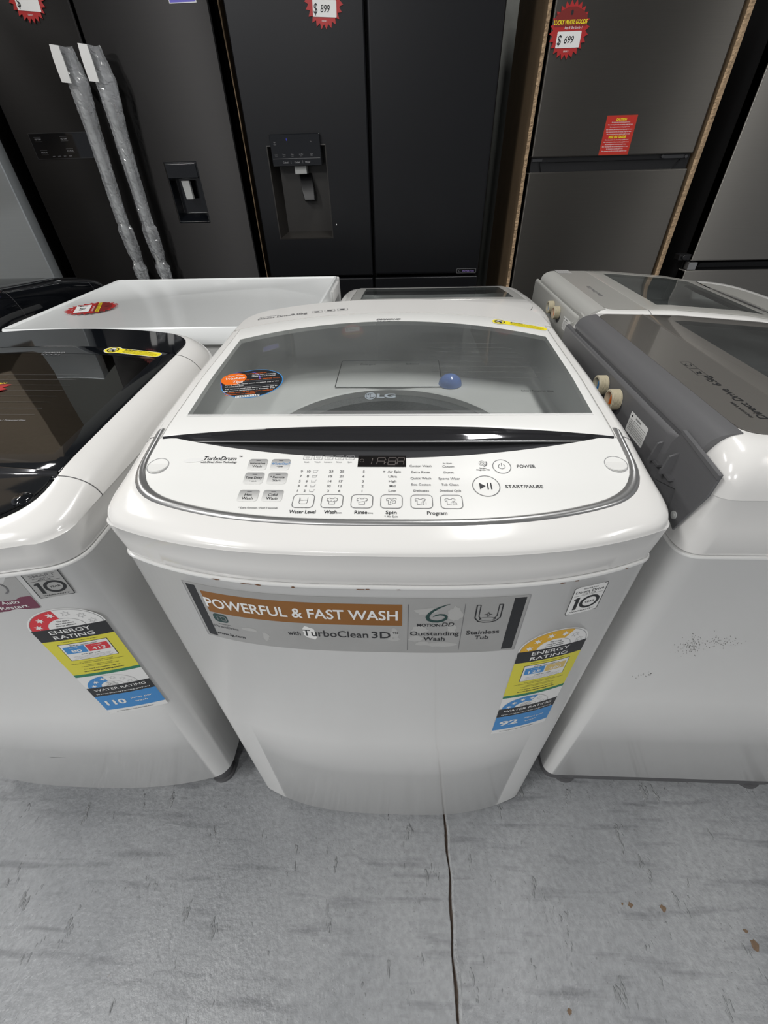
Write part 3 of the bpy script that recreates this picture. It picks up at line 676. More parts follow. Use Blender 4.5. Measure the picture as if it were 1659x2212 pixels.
def seg7(x, y, on, wd=8.4, h=11):
    s_ = lambda a, b: [(p[0]+(p[1]-y)*.12, p[1]) for p in (a, b)]
    c = {'a': ((x, y+h/2), (x+wd, y+h/2)), 'g': ((x, y), (x+wd, y)), 'd': ((x, y-h/2), (x+wd, y-h/2)), 'f': ((x, y+h/2-.6), (x, y+.6)), 'b': ((x+wd, y+h/2-.6), (x+wd, y+.6)), 'e': ((x, y-.6), (x, y-h/2+.6)), 'c': ((x+wd, y-.6), (x+wd, y-h/2+.6))}
    for k in on: P.stroke(s_(*c[k]), .9, SEG, 3)
seg7(-19.5, 69.6, 'bc'); seg7(-5.2, 69.6, 'abcefg'); seg7(7.2, 69.6, 'abcdefg'); seg7(17.4, 69.6, 'abcefg', 7.4)
P.ell(4.6, 71.6, .6, .6, SEG, 3); P.ell(4.2, 67.6, .6, .6, SEG, 3); P.arc(-22.5, 70.5, 2, 2.5, 0, 2*PI, SEG, 3)
P.build('display', pan0)
for x, y in ((-255, 62), (256, 66)):
    mb = MB(); x *= .001; y *= .001; z = Z0(x, y)
    mb.cyl((x, y, z-.001), .0113, .0013, n=36, r2=.0110); o = mb.build('screw_cap', PANEL, pan0, angle=50)
    mb = MB(); ring = [(x+.0128*math.cos(2*PI*i/40), y+.0128*math.sin(2*PI*i/40)) for i in range(41)]
    P = Print(ps); P.arc(x, y, .0116, .0124, 0, 2*PI, INKL, 0, n=40); P.build('cap_groove', pan0)
ls = lambda u, v, l: (u, v, Z0(u, v)+.0016+l)
P = Print(ls); P.T = lambda u, v: (u*.001, v*.001)
P.text('DIAMOND', -3, 456, 7, INKG, 2, w=43, shear=.35, bold=.03); P.text('G L A S S', -3, 445.5, 4, INKG, 2, w=38, shear=.3)
P.build('lid_lettering', lid0)
P = Print(ls); yellow_caution(P, .176, .4525, .267, .424); P.build('caution_sticker', lid0, 'small yellow sticker with black caution print')
P = Print(lambda u, v, l: (u, v, Z0(u, v)+.0016+l))
def tips():
    P.T = lambda u, v: (-.193+.001*(u*math.cos(.12)-v*math.sin(.12)), .226+.001*(u*math.sin(.12)+v*math.cos(.12)))
    P.ell(6, 4, 43, 39, INKB, 1, n=40); P.ell(-12, 14, 28, 26, INKV, 1); P.ell(6, 4, 41.6, 37.4, INK, 2, n=40); P.ell(-12, 14, 26.6, 24.6, INK, 2)
    P.ell(-22, 19, 18, 17, INKOR, 3); P.text('Washing', -20, 20, 5.4, INKW, 4, w=28, bold=.02, shear=.1); P.text('Tips', -15, 10, 6.5, INKW, 4, w=15, bold=.02, shear=.1)
    P.stroke([(-34, 25), (-28, 28), (-24, 26), (-18, 30), (-10, 27)], .8, INKW, 4)
    rows = [('Wash heavily soiled clothes first', 31, 8, 30, INKOR), ('Normally soiled white clothes', 26, 20, 34, INKW), ('whites and dark clothes', 21, 20, 34, INKW), ('Do not wash blankets in the', 13, 20, 48, INKOR), ('Doing so can cause water to splash out of the', 3, 6, 74, INKW), ('tub onto the floor', -2, -18, 26, INKW),
            ('The control panel may become warm due to', -9, 6, 72, INKW), ('high external temperatures in Summer. This', -14, 4, 70, INKW), ('is normal and will not affect the machines', -19, 4, 66, INKOR), ('performance or reliability', -24, -6, 40, INKOR)]
    for s_, y, x, w_, m in rows: P.text(s_, x, y, 2.7, m, 3, w=w_, bold=.01)
    for y in (8.4, -5.4): P.rect(-26, y, 42, y+.4, INKL, 3)
    P.rect(-12, -33, 20, -28, INKW, 3)
    for i in range(14): P.rect(-11+2.2*i, -32.4, -10.2+2.2*i, -28.6, INK, 4)
tips(); P.build('washing_tips_sticker', lid0, 'rounded black and orange sticker of washing tips')
# the dots printed along the edge of the glass
mb = MB(); colslab(mb, -.252, .256, lambda x: .1505, lambda x: .161, lambda x, y: Z0(x, y)+.0017, 0, nx=6, ny=2); mb.f = mb.f[:12]; mb.m = mb.m[:12]; mb.build('printed_dots', DOTS, lid0)
P = Print(lambda u, v, l: (u, v, Z0(u, v)+.0015+l)); P.T = lambda u, v: (u*.001, v*.001)
GLOGO = pbr('logo_grey_blue', (.30, .34, .37), .4)
P.ell(-20, 194, 7.2, 8.4, GLOGO, 1); P.stroke([(-20, 199), (-20, 190.4), (-16.4, 190.4)], .8, DGREY, 2); P.arc(-20, 194, 5.2, 5.9, PI*.25, PI*1.98, DGREY, 2); P.ell(-22.4, 196.6, .9, .9, DGREY, 2)
P.text('LG', 1, 194.5, 9, GLOGO, 1, w=25, bold=.04)
P.text('Safety / Tempered Glass', 200, 206, 3.2, INK, 1, w=42, shear=.1)
for i in range(8):
    y = 240+i*16; P.rect(64, y, 226-i*6, y+.4, INKG, 1)
P.build('glass_print', lid0)
hs = lambda u, v, l: (u, v, Z0(u, v)+.0014+l)
P = Print(hs); P.T = lambda u, v: (-.205+.001*(u*math.cos(.18)-v*math.sin(.18)), .497+.001*(u*math.sin(.18)+v*math.cos(.18)))
P.text('INVERTER', -22, 11, 3.4, INKL, 2, w=36, shear=.2); P.text('Direct Drive', -12, 2, 8, INKG, 2, w=62, shear=.15); P.text('9.0kg', 34, 2.5, 10, INKG, 2, w=30)
for i in range(3):
    x = 58+24*i; P.frame(x, -3, x+19, 9, 1, .6, INKG, 2); P.ell(x+9, 4, 5, 2.6, INKG, 3, n=12); P.text('6 motion', x+9.5, -1, 1.6, INKG, 3, w=15)
P.build('rear_cover_lettering', hump0)
# front stickers
fs_ = lambda u, v, l: (u, B0.yf(u)-l, v)
P = Print(fs_, .010)
def banner():
    P.T = lambda u, v: (u*.001, v*.001); P.step = 12
    P.rect(-223, 675, 160, 779.5, STKG, 0)
    P.rect(-219, 678.5, -207.5, 776, INK, 1); P.rect(143, 679, 156, 776, INK, 1); P.frame(-222.6, 675.4, 159.6, 779, 1.5, .9, INKL, 1)
    P.rect(-203, 730, 24, 768.5, INKO, 1)
    P.text('POWERFUL & FAST WASH', -92, 749, 17, INKW, 3, w=222, bold=.018)
    P.text('with', -103, 709, 7.5, INK, 3, w=15); P.text('TurboClean', -54, 711.5, 12.5, INK, 3, w=77, bold=.005); P.text('3D', -.5, 711.5, 12.5, INK, 3, w=22); P.text('TM', 16, 716, 3.2, INK, 3, w=6)
    P.rrect(-201, 712, -183, 728, 5, INKTE, 2); P.stroke([(-196, 716), (-196, 723), (-193.5, 724), (-191, 722), (-191, 716)], .8, INKL, 3); P.frame(-191, 716, -185, 724, 2, .8, INKL, 3)
    P.text('INVERTER', -190, 707.5, 2, INKG, 3, w=16); P.text('DirectDrive', -190, 702, 4.6, INKG, 3, w=32); P.text('www.lg.com', -188, 687, 5, INK, 3, w=38)
    P.rect(30, 681, 30.8, 769, INKG, 2); P.rect(91, 682, 91.6, 770, INKG, 2)
    # swoosh shaped like a 6
    pts_ = [(75, 770), (70, 767.6), (64, 764), (58, 759), (53.5, 753), (51.6, 747), (53, 742), (57.5, 739.4), (63, 739), (68.5, 740.6), (72, 744), (72.4, 748), (69.5, 751), (65, 751.6), (60.5, 750), (57.5, 747)]
    wd_ = [.3, 1.2, 2.2, 3.0, 3.6, 4.2, 4.2, 3.8, 3.6, 3.6, 3.6, 3.4, 2.8, 2.2, 1.4, .3]
    lr_ = []
    for i in range(len(pts_)):
        a_ = Vector(pts_[max(i-1, 0)]); b_ = Vector(pts_[min(i+1, len(pts_)-1)]); d_ = (b_-a_).normalized(); n_ = Vector((-d_.y, d_.x))*wd_[i]/2
        lr_ += [tuple(Vector(pts_[i])+n_), tuple(Vector(pts_[i])-n_)]
    P.raw(lr_, [(2*i, 2*i+1, 2*i+3, 2*i+2) for i in range(len(pts_)-1)], INKTE, 3)
    P.text('MOTION', 53.5, 732, 5, INK, 3, w=26, bold=.02); P.text('DD', 75, 733.5, 7, INK, 3, w=14, shear=.2)
    P.text('Outstanding', 61, 716, 7.6, INK, 3, w=56); P.text('Wash', 61, 705.5, 7.6, INK, 3, w=25)
    P.stroke([(104, 767), (104, 744), (108, 738), (114, 736), (122, 736), (128, 738), (132, 744), (132, 767)], 1.3, INK, 3); P.stroke([(108, 767), (108, 747), (111, 741.5)], 1, INK, 3); P.stroke([(128, 767), (128, 747), (125, 741.5)], 1, INK, 3)
    P.stroke([(104, 767), (108, 767)], 1, INK, 3); P.stroke([(128, 767), (132, 767)], 1, INK, 3)
    P.arc(118, 742, 8.4, 9.4, 0, 2*PI, INK, 3, ky=.35); P.star(118, 750, 5, 1.6, INK, 4, n=4); P.star(118, 750, 2.8, .9, STKG, 5, n=4)
    P.text('Stainless', 116, 717, 7.4, INK, 3, w=38); P.text('Tub', 116, 706.5, 7.4, INK, 3, w=16)
    # air bubbles under the film
    rnd = random.Random(4)
    for cx, cy, a, b in ((-84, 711, 8, 13), (15, 713, 5, 11), (14, 703, 7, 4), (44, 722, 9, 9), (40, 705, 9, 5), (50, 757, 13, 6), (82, 752, 8, 13), (70, 694, 17, 5), (-158, 706, 10, 3), (-140, 696, 4, 9), (48, 695, 8, 4), (80, 726, 5, 9)):
        rr = [1+.22*rnd.uniform(-1, 1) for _ in range(18)]
        P.fan((cx, cy), [(cx+a*rr[i]*math.cos(2*PI*i/18), cy+b*rr[i]*math.sin(2*PI*i/18)) for i in range(18)], INKW if cx == -84 else STKG2, 1)
banner(); P.build('banner_sticker', main, 'wide silver sticker with a copper band and white lettering')
P = Print(fs_, .010); warranty(P, .208, .731, .040, .048); P.build('warranty_sticker', main, 'white sticker with large 10 year print')
P = Print(fs_, .010); energy_label(P, .1675, .430, True); P.build('energy_label', main, 'yellow and blue energy and water rating label')
# chipped paint and rust on the lip
rnd = random.Random(3); RUST = pbr('rust_chip', (.16, .07, .03), .9)
for cx, a0 in ((-.14, .009), (-.128, .004), (-.175, .006), (-.02, .006), (-.012, .003), (.02, .003), (.19, .004), (.205, .003), (-.09, .003), (.262, .004)):
    P = Print(lambda u, v, l: (u, B0.yf(u)-.0014-l, v)); b = rnd.uniform(.0007, .0014); z = .7945+rnd.uniform(-.001, .001)
    P.fan((cx, z), [(cx+a0*rnd.uniform(.5, 1)*math.cos(2*PI*i/12), z+b*rnd.uniform(.4, 1)*math.sin(2*PI*i/12)) for i in range(12)], RUST, 1)
    P.build('paint_chip', main)
# detergent drawer and softener cap under the glass
zd = T0[0][1]-.033+.0015
mb = MB(); mb.add([(-.100, .392, zd), (.094, .392, zd), (.094, .512, zd+.004), (-.100, .512, zd+.004), (-.100, .392, zd-.01), (.094, .392, zd-.01), (.094, .512, zd-.01), (-.100, .512, zd-.01)], [(0, 1, 2, 3), (0, 4, 5, 1), (1, 5, 6, 2), (0, 3, 7, 4), (3, 2, 6, 7)])
dd = mb.build('detergent_drawer', TUBGREY, main, bevel=.001)
P = Print(lambda u, v, l: (u, v, zd+(v-.392)*.033+l)); P.text('Detergent', -.046, .494, .007, INK, 1, w=.029); P.text('Softener', .042, .494, .007, INK, 1, w=.026); P.frame(-.0995, .3925, .0935, .5115, .003, .0017, INK, 1); P.build('drawer_lettering', dd)
mb = MB(); n = 24; rg = []
for i in range(9):
    t = PI/2*i/8; rg.append([(.108+.021*math.cos(t)*math.cos(2*PI*k/n), .405+.021*math.cos(t)*math.sin(2*PI*k/n), .820+.019*math.sin(t)) for k in range(n)])
mb.loft(rg, True, False, False); mb.build('softener_cap', pbr('pale_blue_plastic', (.20, .33, .80), .15, coat=.5), main)

# ------------------------------------------------------------------ left washer (black glass top)
B1 = Body(.606, .57, .037, rc=.035, rr=.06, br=.03, p=2.6)
T1 = [(-.06, .828), (-.01, .834), (.05, .842), (.10, .850), (.25, .858), (.45, .868), (.60, .874)]
left = thing('washing_machine', (-.661, .0, 0), 'white washer with a black glass top, left of the middle one', 'washing machine')
Z1, pan1, lid1, hump1 = washer(left, B1, T1, .088, .777, .818, (WHITE, PLAST, BLACK, CHROME, BLACK, SMOKE, BLACK),
    win=(-.235, .235, .118, .43, .02), ylf=.10, ylr=(.462, .02), lidx=.262, ypr=(.078, .012, .24), feet=((-.84, .035), (.84, .035)), base_in=.06, trim=False, arms=False, oc=.052, oi=(.040, .014, .012), yend=.088)
ps1 = lambda u, v, l: (u, v, Z1(u, v)-.0004+l)
for x in (-.243, .243):
    mb = MB(); n = 28; rg = []
    for i in range(7):
        t = PI/2*i/6; rg.append([(x+.0115*math.cos(t)*math.cos(2*PI*k/n), .040+.0115*math.cos(t)*math.sin(2*PI*k/n), Z1(x, .040)-.001+.006*math.sin(t)) for k in range(n)])
    mb.loft(rg, True); mb.build('screw_cap', BLACK, pan1)
ls1 = lambda u, v, l: (u, v, Z1(u, v)+.0016+l)
P = Print(ls1); yellow_caution(P, .128, .4465, .240, .4300); P.build('caution_sticker', lid1, 'small yellow sticker with black caution print')
P = Print(ls1); P.T = lambda u, v: (u*.001, v*.001); P.text('DIAMOND', 40, 430, 6, INKL, 1, w=42, shear=.3); P.text('G L A S S', 40, 421, 3, INKL, 1, w=36); P.text('Safety / Tempered Glass', 118, 200, 3.2, INKL, 1, w=48, shear=.1)
for i in range(8): P.rect(-40, 215+i*18, 145, 215.35+i*18, INKG, 1)
P.build('glass_print', lid1)
fs1 = lambda u, v, l: (u, B1.yf(u)-l, v)
P = Print(fs1, .010); warranty(P, .240, .729, .039, .045, smart=True); P.build('warranty_sticker', left, 'silver sticker with large 10 year print')
P = Print(fs1, .010); energy_label(P, .199, .433, False); P.build('energy_label', left, 'red, yellow and blue energy and water rating label')
P = Print(fs1, .010); P.T = lambda u, v: (.178+u*.001, .7125+v*.001); P.step = 10
P.rrect(0, 0, 56, 60, 3, STKG, 0); P.rrect(1, 1, 55, 24, 2.5, INKM, 1); P.text('Auto', 28, 17, 6, INKW, 2, w=20); P.text('Restart', 28, 8, 6, INKW, 2, w=32); P.arc(28, 42, 9, 11, -PI*.35, PI*1.35, INKG, 2)
P.build('auto_restart_sticker', left, 'silver and maroon sticker reading Auto Restart')
P = Print(fs1); P.T = lambda u, v: (u, v); P.fan((.02, .262), [(.003, .2625), (.012, .2636), (.03, .2622), (.038, .2608), (.028, .2610), (.012, .2618)], INKG, 0); P.build('scratch', left)

# ------------------------------------------------------------------ price tags
def price_tag(loc, R_, rz, label, price, normal='-y', roll=0, small=True):
    """red starburst card; lies in its own local xy plane, facing local +z"""
    t = thing('price_tag', loc, label, 'price tag', group='red starburst price tags')
    if normal == '-y': t.rotation_euler = (PI/2, roll, 0)
    else: t.rotation_euler = (0, 0, rz)
    n = 24; rnd = random.Random(price)
    out = []
    for i in range(2*n):
        a = 2*PI*i/(2*n)+.1; r = R_*(1.0 if i % 2 == 0 else .82)
        out.append((r*math.cos(a)*.96, r*math.sin(a)))
    mb = MB(); mb.loft([[(x, y, 0.0006) for x, y in out], [(x, y, .0014) for x, y in out]], True, True, True)
    mb.build('card', INKRT, t, smooth=False)
    P = Print(lambda u, v, l: (u, v, .0014+l)); k = R_/.065; P.T = lambda u, v: (u*.001*k, v*.001*k); P.step = 30
    P.poly([(-50, 8), (50, 8), (50, 30), (34, 42), (12, 50), (-12, 50), (-34, 42), (-50, 30)], INKRD, 0)
    P.ell(0, 38, 4, 6, INK, 2, n=10)
    P.text('LUCKY WHITE GOODS', 0, 18, 9, INKYY, 2, w=104, bold=.03, shear=.12); P.text('Buy & Get Lucky .!', 12, 6, 5, INKW, 2, w=56, shear=.3)
    P.text('101013', 0, -46, 4, INKW, 2, w=16)
    P.build('print', t)
    P = Print(lambda u, v, l: (u, v, .0018+l)); P.T = lambda u, v: (u*.001*k, v*.001*k); P.step = 60
    P.rrect(-36, -38, 40, -2, 2.5, INKW, 1); P.text('$', -27, -20, 22, INK, 3, w=12, shear=.1, bold=.01)
    if price: P.text(price, 4, -20, 16, INK, 3, w=30, shear=.2)
    P.build('price_slip', t)
    return t

# ------------------------------------------------------------------ back row of fridges
YF = 1.755
def cabinet_box(root, x0, x1, z1, mat, y0=.065, depth=.68):
    mb = MB(); mb.box(x0, x1, y0, depth, .04, z1); mb.build('cabinet', mat, root, smooth=False, bevel=.004)
def door(root, x0, x1, z0, z1, mat, name='door', y0=0., th=.06, bev=.005, cut=None):
    mb = MB()
    if cut:
        cx0, cx1, cz0, cz1, dep = cut
        mb.box(x0, cx0, y0, y0+th, z0, z1); mb.box(cx1, x1, y0, y0+th, z0, z1); mb.box(cx0, cx1, y0, y0+th, z0, cz0); mb.box(cx0, cx1, y0, y0+th, cz1, z1)
        # merge coplanar faces by building a frame instead
        mb = MB(); o = [(x0, z0), (x1, z0), (x1, z1), (x0, z1)]; c = [(cx0, cz0), (cx1, cz0), (cx1, cz1), (cx0, cz1)]
        bv = .004
        oi = [(x0+bv, z0+bv), (x1-bv, z0+bv), (x1-bv, z1-bv), (x0+bv, z1-bv)]
        mb.loft([[(x, y0+th, z) for x, z in o], [(x, y0+bv, z) for x, z in o], [(x, y0, z) for x, z in oi], [(x, y0, z) for x, z in c], [(x, y0+dep, z) for x, z in c]], True, True, True)
        return mb.build(name, mat, root, smooth=False)
    mb.box(x0, x1, y0, y0+th, z0, z1)
    return mb.build(name, mat, root, smooth=True, bevel=bev)
# left French-door fridge
x0, x1 = -1.462, -.617; cxm = (x0+x1)/2
f1 = thing('refrigerator', (cxm, YF, 0), 'black french-door fridge with two plastic-wrapped bar handles, behind the chest freezer', 'refrigerator')
W_ = (x1-x0)/2; g = -1.071-cxm
cabinet_box(f1, -W_+.004, W_-.004, 1.80, FRB_SIDE)
d1 = door(f1, -W_, g-.0045, .70, 1.79, FRB); d2 = door(f1, g+.0045, W_, .70, 1.79, FRB, cut=(-.912-cxm, -.782-cxm, .950, 1.146, .05))
door(f1, -W_, W_, .08, .69, FRB, 'drawer')
fy = lambda y=0.: (lambda u, v, l: (u, y-l, v))
P = Print(fy()); P.rect(-1.402-cxm, 1.165, -1.14-cxm, 1.239, BLACK, 0); P.frame(-1.402-cxm, 1.165, -1.14-cxm, 1.239, .001, .0012, DGREY, 1)
for x, z, t_ in ((-1.372, 1.222, 'REF TEMP'), (-1.367, 1.184, 'MODE'), (-1.27, 1.222, 'FRZ TEMP'), (-1.262, 1.187, 'ICE PLUS')):
    P.text(t_, x-cxm, z, .0045, INKL, 2, w=.024); P.rect(x-.014-cxm, z+.006, x+.014-cxm, z+.0066, INKG, 2); P.rect(x-.014-cxm, z-.0066, x+.014-cxm, z-.006, INKG, 2)
for i in range(4): P.text('WATER'[:3+i % 2], -1.335-cxm+i*.022, 1.172, .003, INKL, 2)
P.build('touch_panel', d1)
# dispenser recess: black gloss liner with spout
a0, a1, b0, b1 = -.912-cxm, -.782-cxm, .950, 1.146
mb = MB(); mb.loft([[(a0, -.001, b0), (a1, -.001, b0), (a1, -.001, b1), (a0, -.001, b1)], [(a0+.005, -.002, b0+.005), (a1-.005, -.002, b0+.005), (a1-.005, -.002, b1-.005), (a0+.005, -.002, b1-.005)],
                    [(a0+.012, .045, b0+.03), (a1-.012, .045, b0+.03), (a1-.012, .045, b1-.012), (a0+.012, .045, b1-.012)]], True, False, True)
dsp = mb.build('dispenser', BLACK, d2, smooth=False, bevel=.0015)
mb = MB(); mb.box(a0+.004, a1-.004, -.008, .03, b1-.052, b1-.004); mb.build('dispenser_hood', BLACK, dsp, bevel=.004) if False else mb.build('hood', BLACK, d2, bevel=.004)
mb = MB(); mb.add([(a0+.048, .006, b1-.058), (a0+.080, .006, b1-.058), (a0+.080, .006, b1-.118), (a0+.052, .006, b1-.118), (a0+.048, .02, b1-.058), (a0+.080, .02, b1-.058), (a0+.080, .024, b1-.118), (a0+.052, .024, b1-.118)], [(0, 1, 2, 3), (0, 4, 5, 1), (1, 5, 6, 2), (3, 2, 6, 7), (0, 3, 7, 4)])
mb.build('paddle', LGREY, d2, bevel=.002)
P = Print(fy()); P.rect(-.745-cxm, 1.538, -.655-cxm, 1.575, INKW, 0); P.rect(-.743-cxm, 1.540, -.657-cxm, 1.573, INKV, 1); P.build('badge', d2)
# middle French-door fridge
x0, x1 = -.568, .347; cxm = (x0+x1)/2
f2 = thing('refrigerator', (cxm, YF, 0), 'black french-door fridge with a wide water dispenser, in the middle of the back row', 'refrigerator')
W_ = (x1-x0)/2; g = -.108-cxm
cabinet_box(f2, -W_+.004, W_-.004, 1.80, FRB_SIDE)
a0, a1, b0, b1 = -.500-cxm, -.273-cxm, .885, 1.184
d1 = door(f2, -W_, g-.0045, .745, 1.79, FRB2, cut=(a0, a1, b0, b1, .055)); d2 = door(f2, g+.0045, W_, .745, 1.79, FRB2, bev=.010)
door(f2, -W_, g-.0045, .08, .735, FRB2, 'drawer'); door(f2, g+.0045, W_, .08, .735, FRB2, 'drawer')
mb = MB(); mb.loft([[(a0, -.0005, b0), (a1, -.0005, b0), (a1, -.0005, b1), (a0, -.0005, b1)], [(a0+.004, -.001, b0+.004), (a1-.004, -.001, b0+.004), (a1-.004, -.001, b1-.003), (a0+.004, -.001, b1-.003)],
                    [(a0+.03, .052, b0+.022), (a1-.006, .052, b0+.022), (a1-.006, .052, b1-.006), (a0+.03, .052, b1-.006)]], True, False, True)
mb.build('dispenser_recess', pbr('dispenser_grey', (.022, .020, .018), .4), d1, smooth=False)
mb = MB(); mb.box(-.480-cxm, -.292-cxm, -.016, .03, 1.122, 1.215); cp = mb.build('dispenser_panel', BLACK, d1, bevel=.003)
P = Print(fy(-.016)); o_ = -cxm
P.rect(-.476+o_, 1.1445, -.296+o_, 1.1452, INKL, 1)
for x, t_ in ((-.43, 'Cubed'), (-.385, 'Crushed'), (-.345, 'Water')): P.text(t_, x+o_, 1.134, .0052, INKL, 1, w=.020)
for x in (-.409, -.364): P.rect(x+o_, 1.130, x+.0006+o_, 1.139, INKL, 1)
for i, x in enumerate((-.462, -.432, -.40, -.367, -.327)): P.text(('Lock', 'Temp', 'Filter', 'Ice Plus', 'Light')[i], x+o_, 1.157, .0035, INKG, 1); P.text('hold 3 s', x+o_, 1.152, .002, INKG, 1)
P.text('Ref', -.462+o_, 1.192, .0035, INKG, 1); P.text('Temp', -.462+o_, 1.186, .003, INKG, 1); P.text('Frz', -.325+o_, 1.192, .003, INKG, 1)
P.ell(-.416+o_, 1.199, .0012, .004, pbr('blue_led', (.05, .06, .6), .3), 1, n=10)
P.build('panel_lettering', d1)
mb = MB(); mb.box(-.402-cxm, -.356-cxm, .002, .04, 1.098, 1.124); mb.build('spout', LGREY, d1, bevel=.002)
mb = MB(); mb.add([(-.385-cxm, .012, 1.05), (-.336-cxm, .012, 1.05), (-.336-cxm, .006, 1.014), (-.378-cxm, .006, 1.014), (-.395-cxm, .05, 1.10), (-.345-cxm, .05, 1.10), (-.336-cxm, .05, 1.01), (-.385-cxm, .05, 1.01)], [(0, 3, 2, 1), (0, 1, 5, 4), (1, 2, 6, 5), (2, 3, 7, 6), (3, 0, 4, 7)])
mb.build('paddle', BLKPL, d1, bevel=.003)
P = Print(fy()); P.frame(.254+o_, .748, .336+o_, .764, .001, .0008, INKL, 1); P.text('INVERTER', .304+o_, .7555, .0058, pbr('badge_violet', (.28, .20, .50), .4), 1, w=.050); P.arc(.266+o_, .756, .0032, .0040, .6, PI*1.9, INKL, 1); P.build('inverter_badge', d2)
P = Print(fy()); P.ell(-.256+o_, .933, .0018, .0028, INKW, 1, n=8); P.build('speck', d1)
# right bottom-mount fridge
x0, x1 = .500, 1.092; cxm = (x0+x1)/2; W_ = (x1-x0)/2
f3 = thing('refrigerator', (cxm, YF, 0), 'grey bottom-freezer fridge with a red caution sticker on its upper door', 'refrigerator')
cabinet_box(f3, -W_+.006, W_-.006, 1.72, FRB_SIDE)
d1 = door(f3, -W_, W_, 1.126, 1.715, FRG); d2 = door(f3, -W_, W_, .08, 1.083, FRG)
mb = MB(); mb.box(-W_+.004, W_-.004, .012, .06, 1.083, 1.126); mb.build('handle_channel', BLKPL, f3, smooth=False)
mb = MB(); mb.loft([[(-.25, .006, 1.083), (.235, .006, 1.083), (.262, .006, 1.112), (-.262, .006, 1.112)], [(-.24, .03, 1.088), (.225, .03, 1.088), (.25, .035, 1.108), (-.25, .035, 1.108)]], True, False, True); mb.build('pull_recess', BLKPL, f3, smooth=False)
mb = MB(); mb.box(-W_+.008, -W_+.045, .008, .03, 1.114, 1.124); mb.build('hinge_cover', DGREY, f3, bevel=.001)
mb = MB(); mb.cyl((.19, .004, 1.120), .005, .02, 'y'); mb.box(.195, .27, .008, .03, 1.114, 1.124); mb.cyl((.275, .002, 1.118), .005, .02, 'y'); mb.build('hinge', DGREY, f3)
P = Print(fy()); P.T = lambda u, v: (.746-cxm+u*.001, 1.128+v*.001); P.step = 60
P.rect(0, 0, 107, 108, INKSC, 0); P.frame(1.5, 1.5, 105.5, 106.5, 1, .6, INKO, 1)
P.text('CAUTION', 53, 97, 6.5, INKYY, 2, w=36, bold=.04); P.text('MISE EN GARDE', 53, 50, 6.5, INKYY, 2, w=62, bold=.04)
for i, (y, w_) in enumerate([(90-6.4*q, (64, 88, 70, 92, 88, 82)[q]) for q in range(6)]+[(42.5-6.2*q, (84, 90, 76, 94, 60, 92, 74)[q]) for q in range(6)]):
    P.text('After relocating leave this unit standing upright for hours', 53, y, 3, INKW, 2, w=w_, bold=.01)
P.build('caution_sticker', d1, 'red rectangular sticker with yellow headings')
# far right stainless fridge
x0, x1 = 1.236, 1.95; cxm = (x0+x1)/2; W_ = (x1-x0)/2
f4 = thing('refrigerator', (cxm, YF, 0), 'shiny stainless fridge at the far right behind the cardboard edge', 'refrigerator')
cabinet_box(f4, -W_+.006, W_-.006, 1.74, FRB_SIDE)
door(f4, -W_, W_, .777, 1.735, FRS); dr = door(f4, -W_-.008, W_, .08, .742, FRS, 'drawer')
mb = MB(); mb.loft([[(-W_+.03, .004, .742), (W_-.02, .004, .742), (W_-.02, .004, .770), (-W_+.045, .004, .770)], [(-W_+.035, .045, .745), (W_-.02, .045, .745), (W_-.02, .045, .768), (-W_+.05, .045, .768)]], True, False, True); mb.build('pull_recess', BLKPL, f4, smooth=False)
mb = MB(); mb.box(-W_-.005, -W_+.03, -.002, .03, .744, .772); mb.build('corner_bracket', CHROME, f4, bevel=.002)
mb = MB(); mb.box(-W_-.05, -W_+.0, .01, .05, .778, .800); mb.cyl((-W_-.03, .0, .79), .01, .03, 'y'); mb.build('hinge', BLKPL, f4, bevel=.003)
# far left stainless fridge
x0, x1 = -2.25, -1.562; cxm = (x0+x1)/2; W_ = (x1-x0)/2
f5 = thing('refrigerator', (cxm, YF, 0), 'pale stainless fridge at the far left edge above the black washer', 'refrigerator')
cabinet_box(f5, -W_+.006, W_-.006, 1.74, FRB_SIDE)
door(f5, -W_, W_, .70, 1.735, pbr('pale_stainless', (.66, .71, .74), .42, metal=.45, noise=(50, .05), stretch=(.1, 1, 6))); door(f5, -W_, W_, .08, .69, MATS['pale_stainless'], 'drawer')

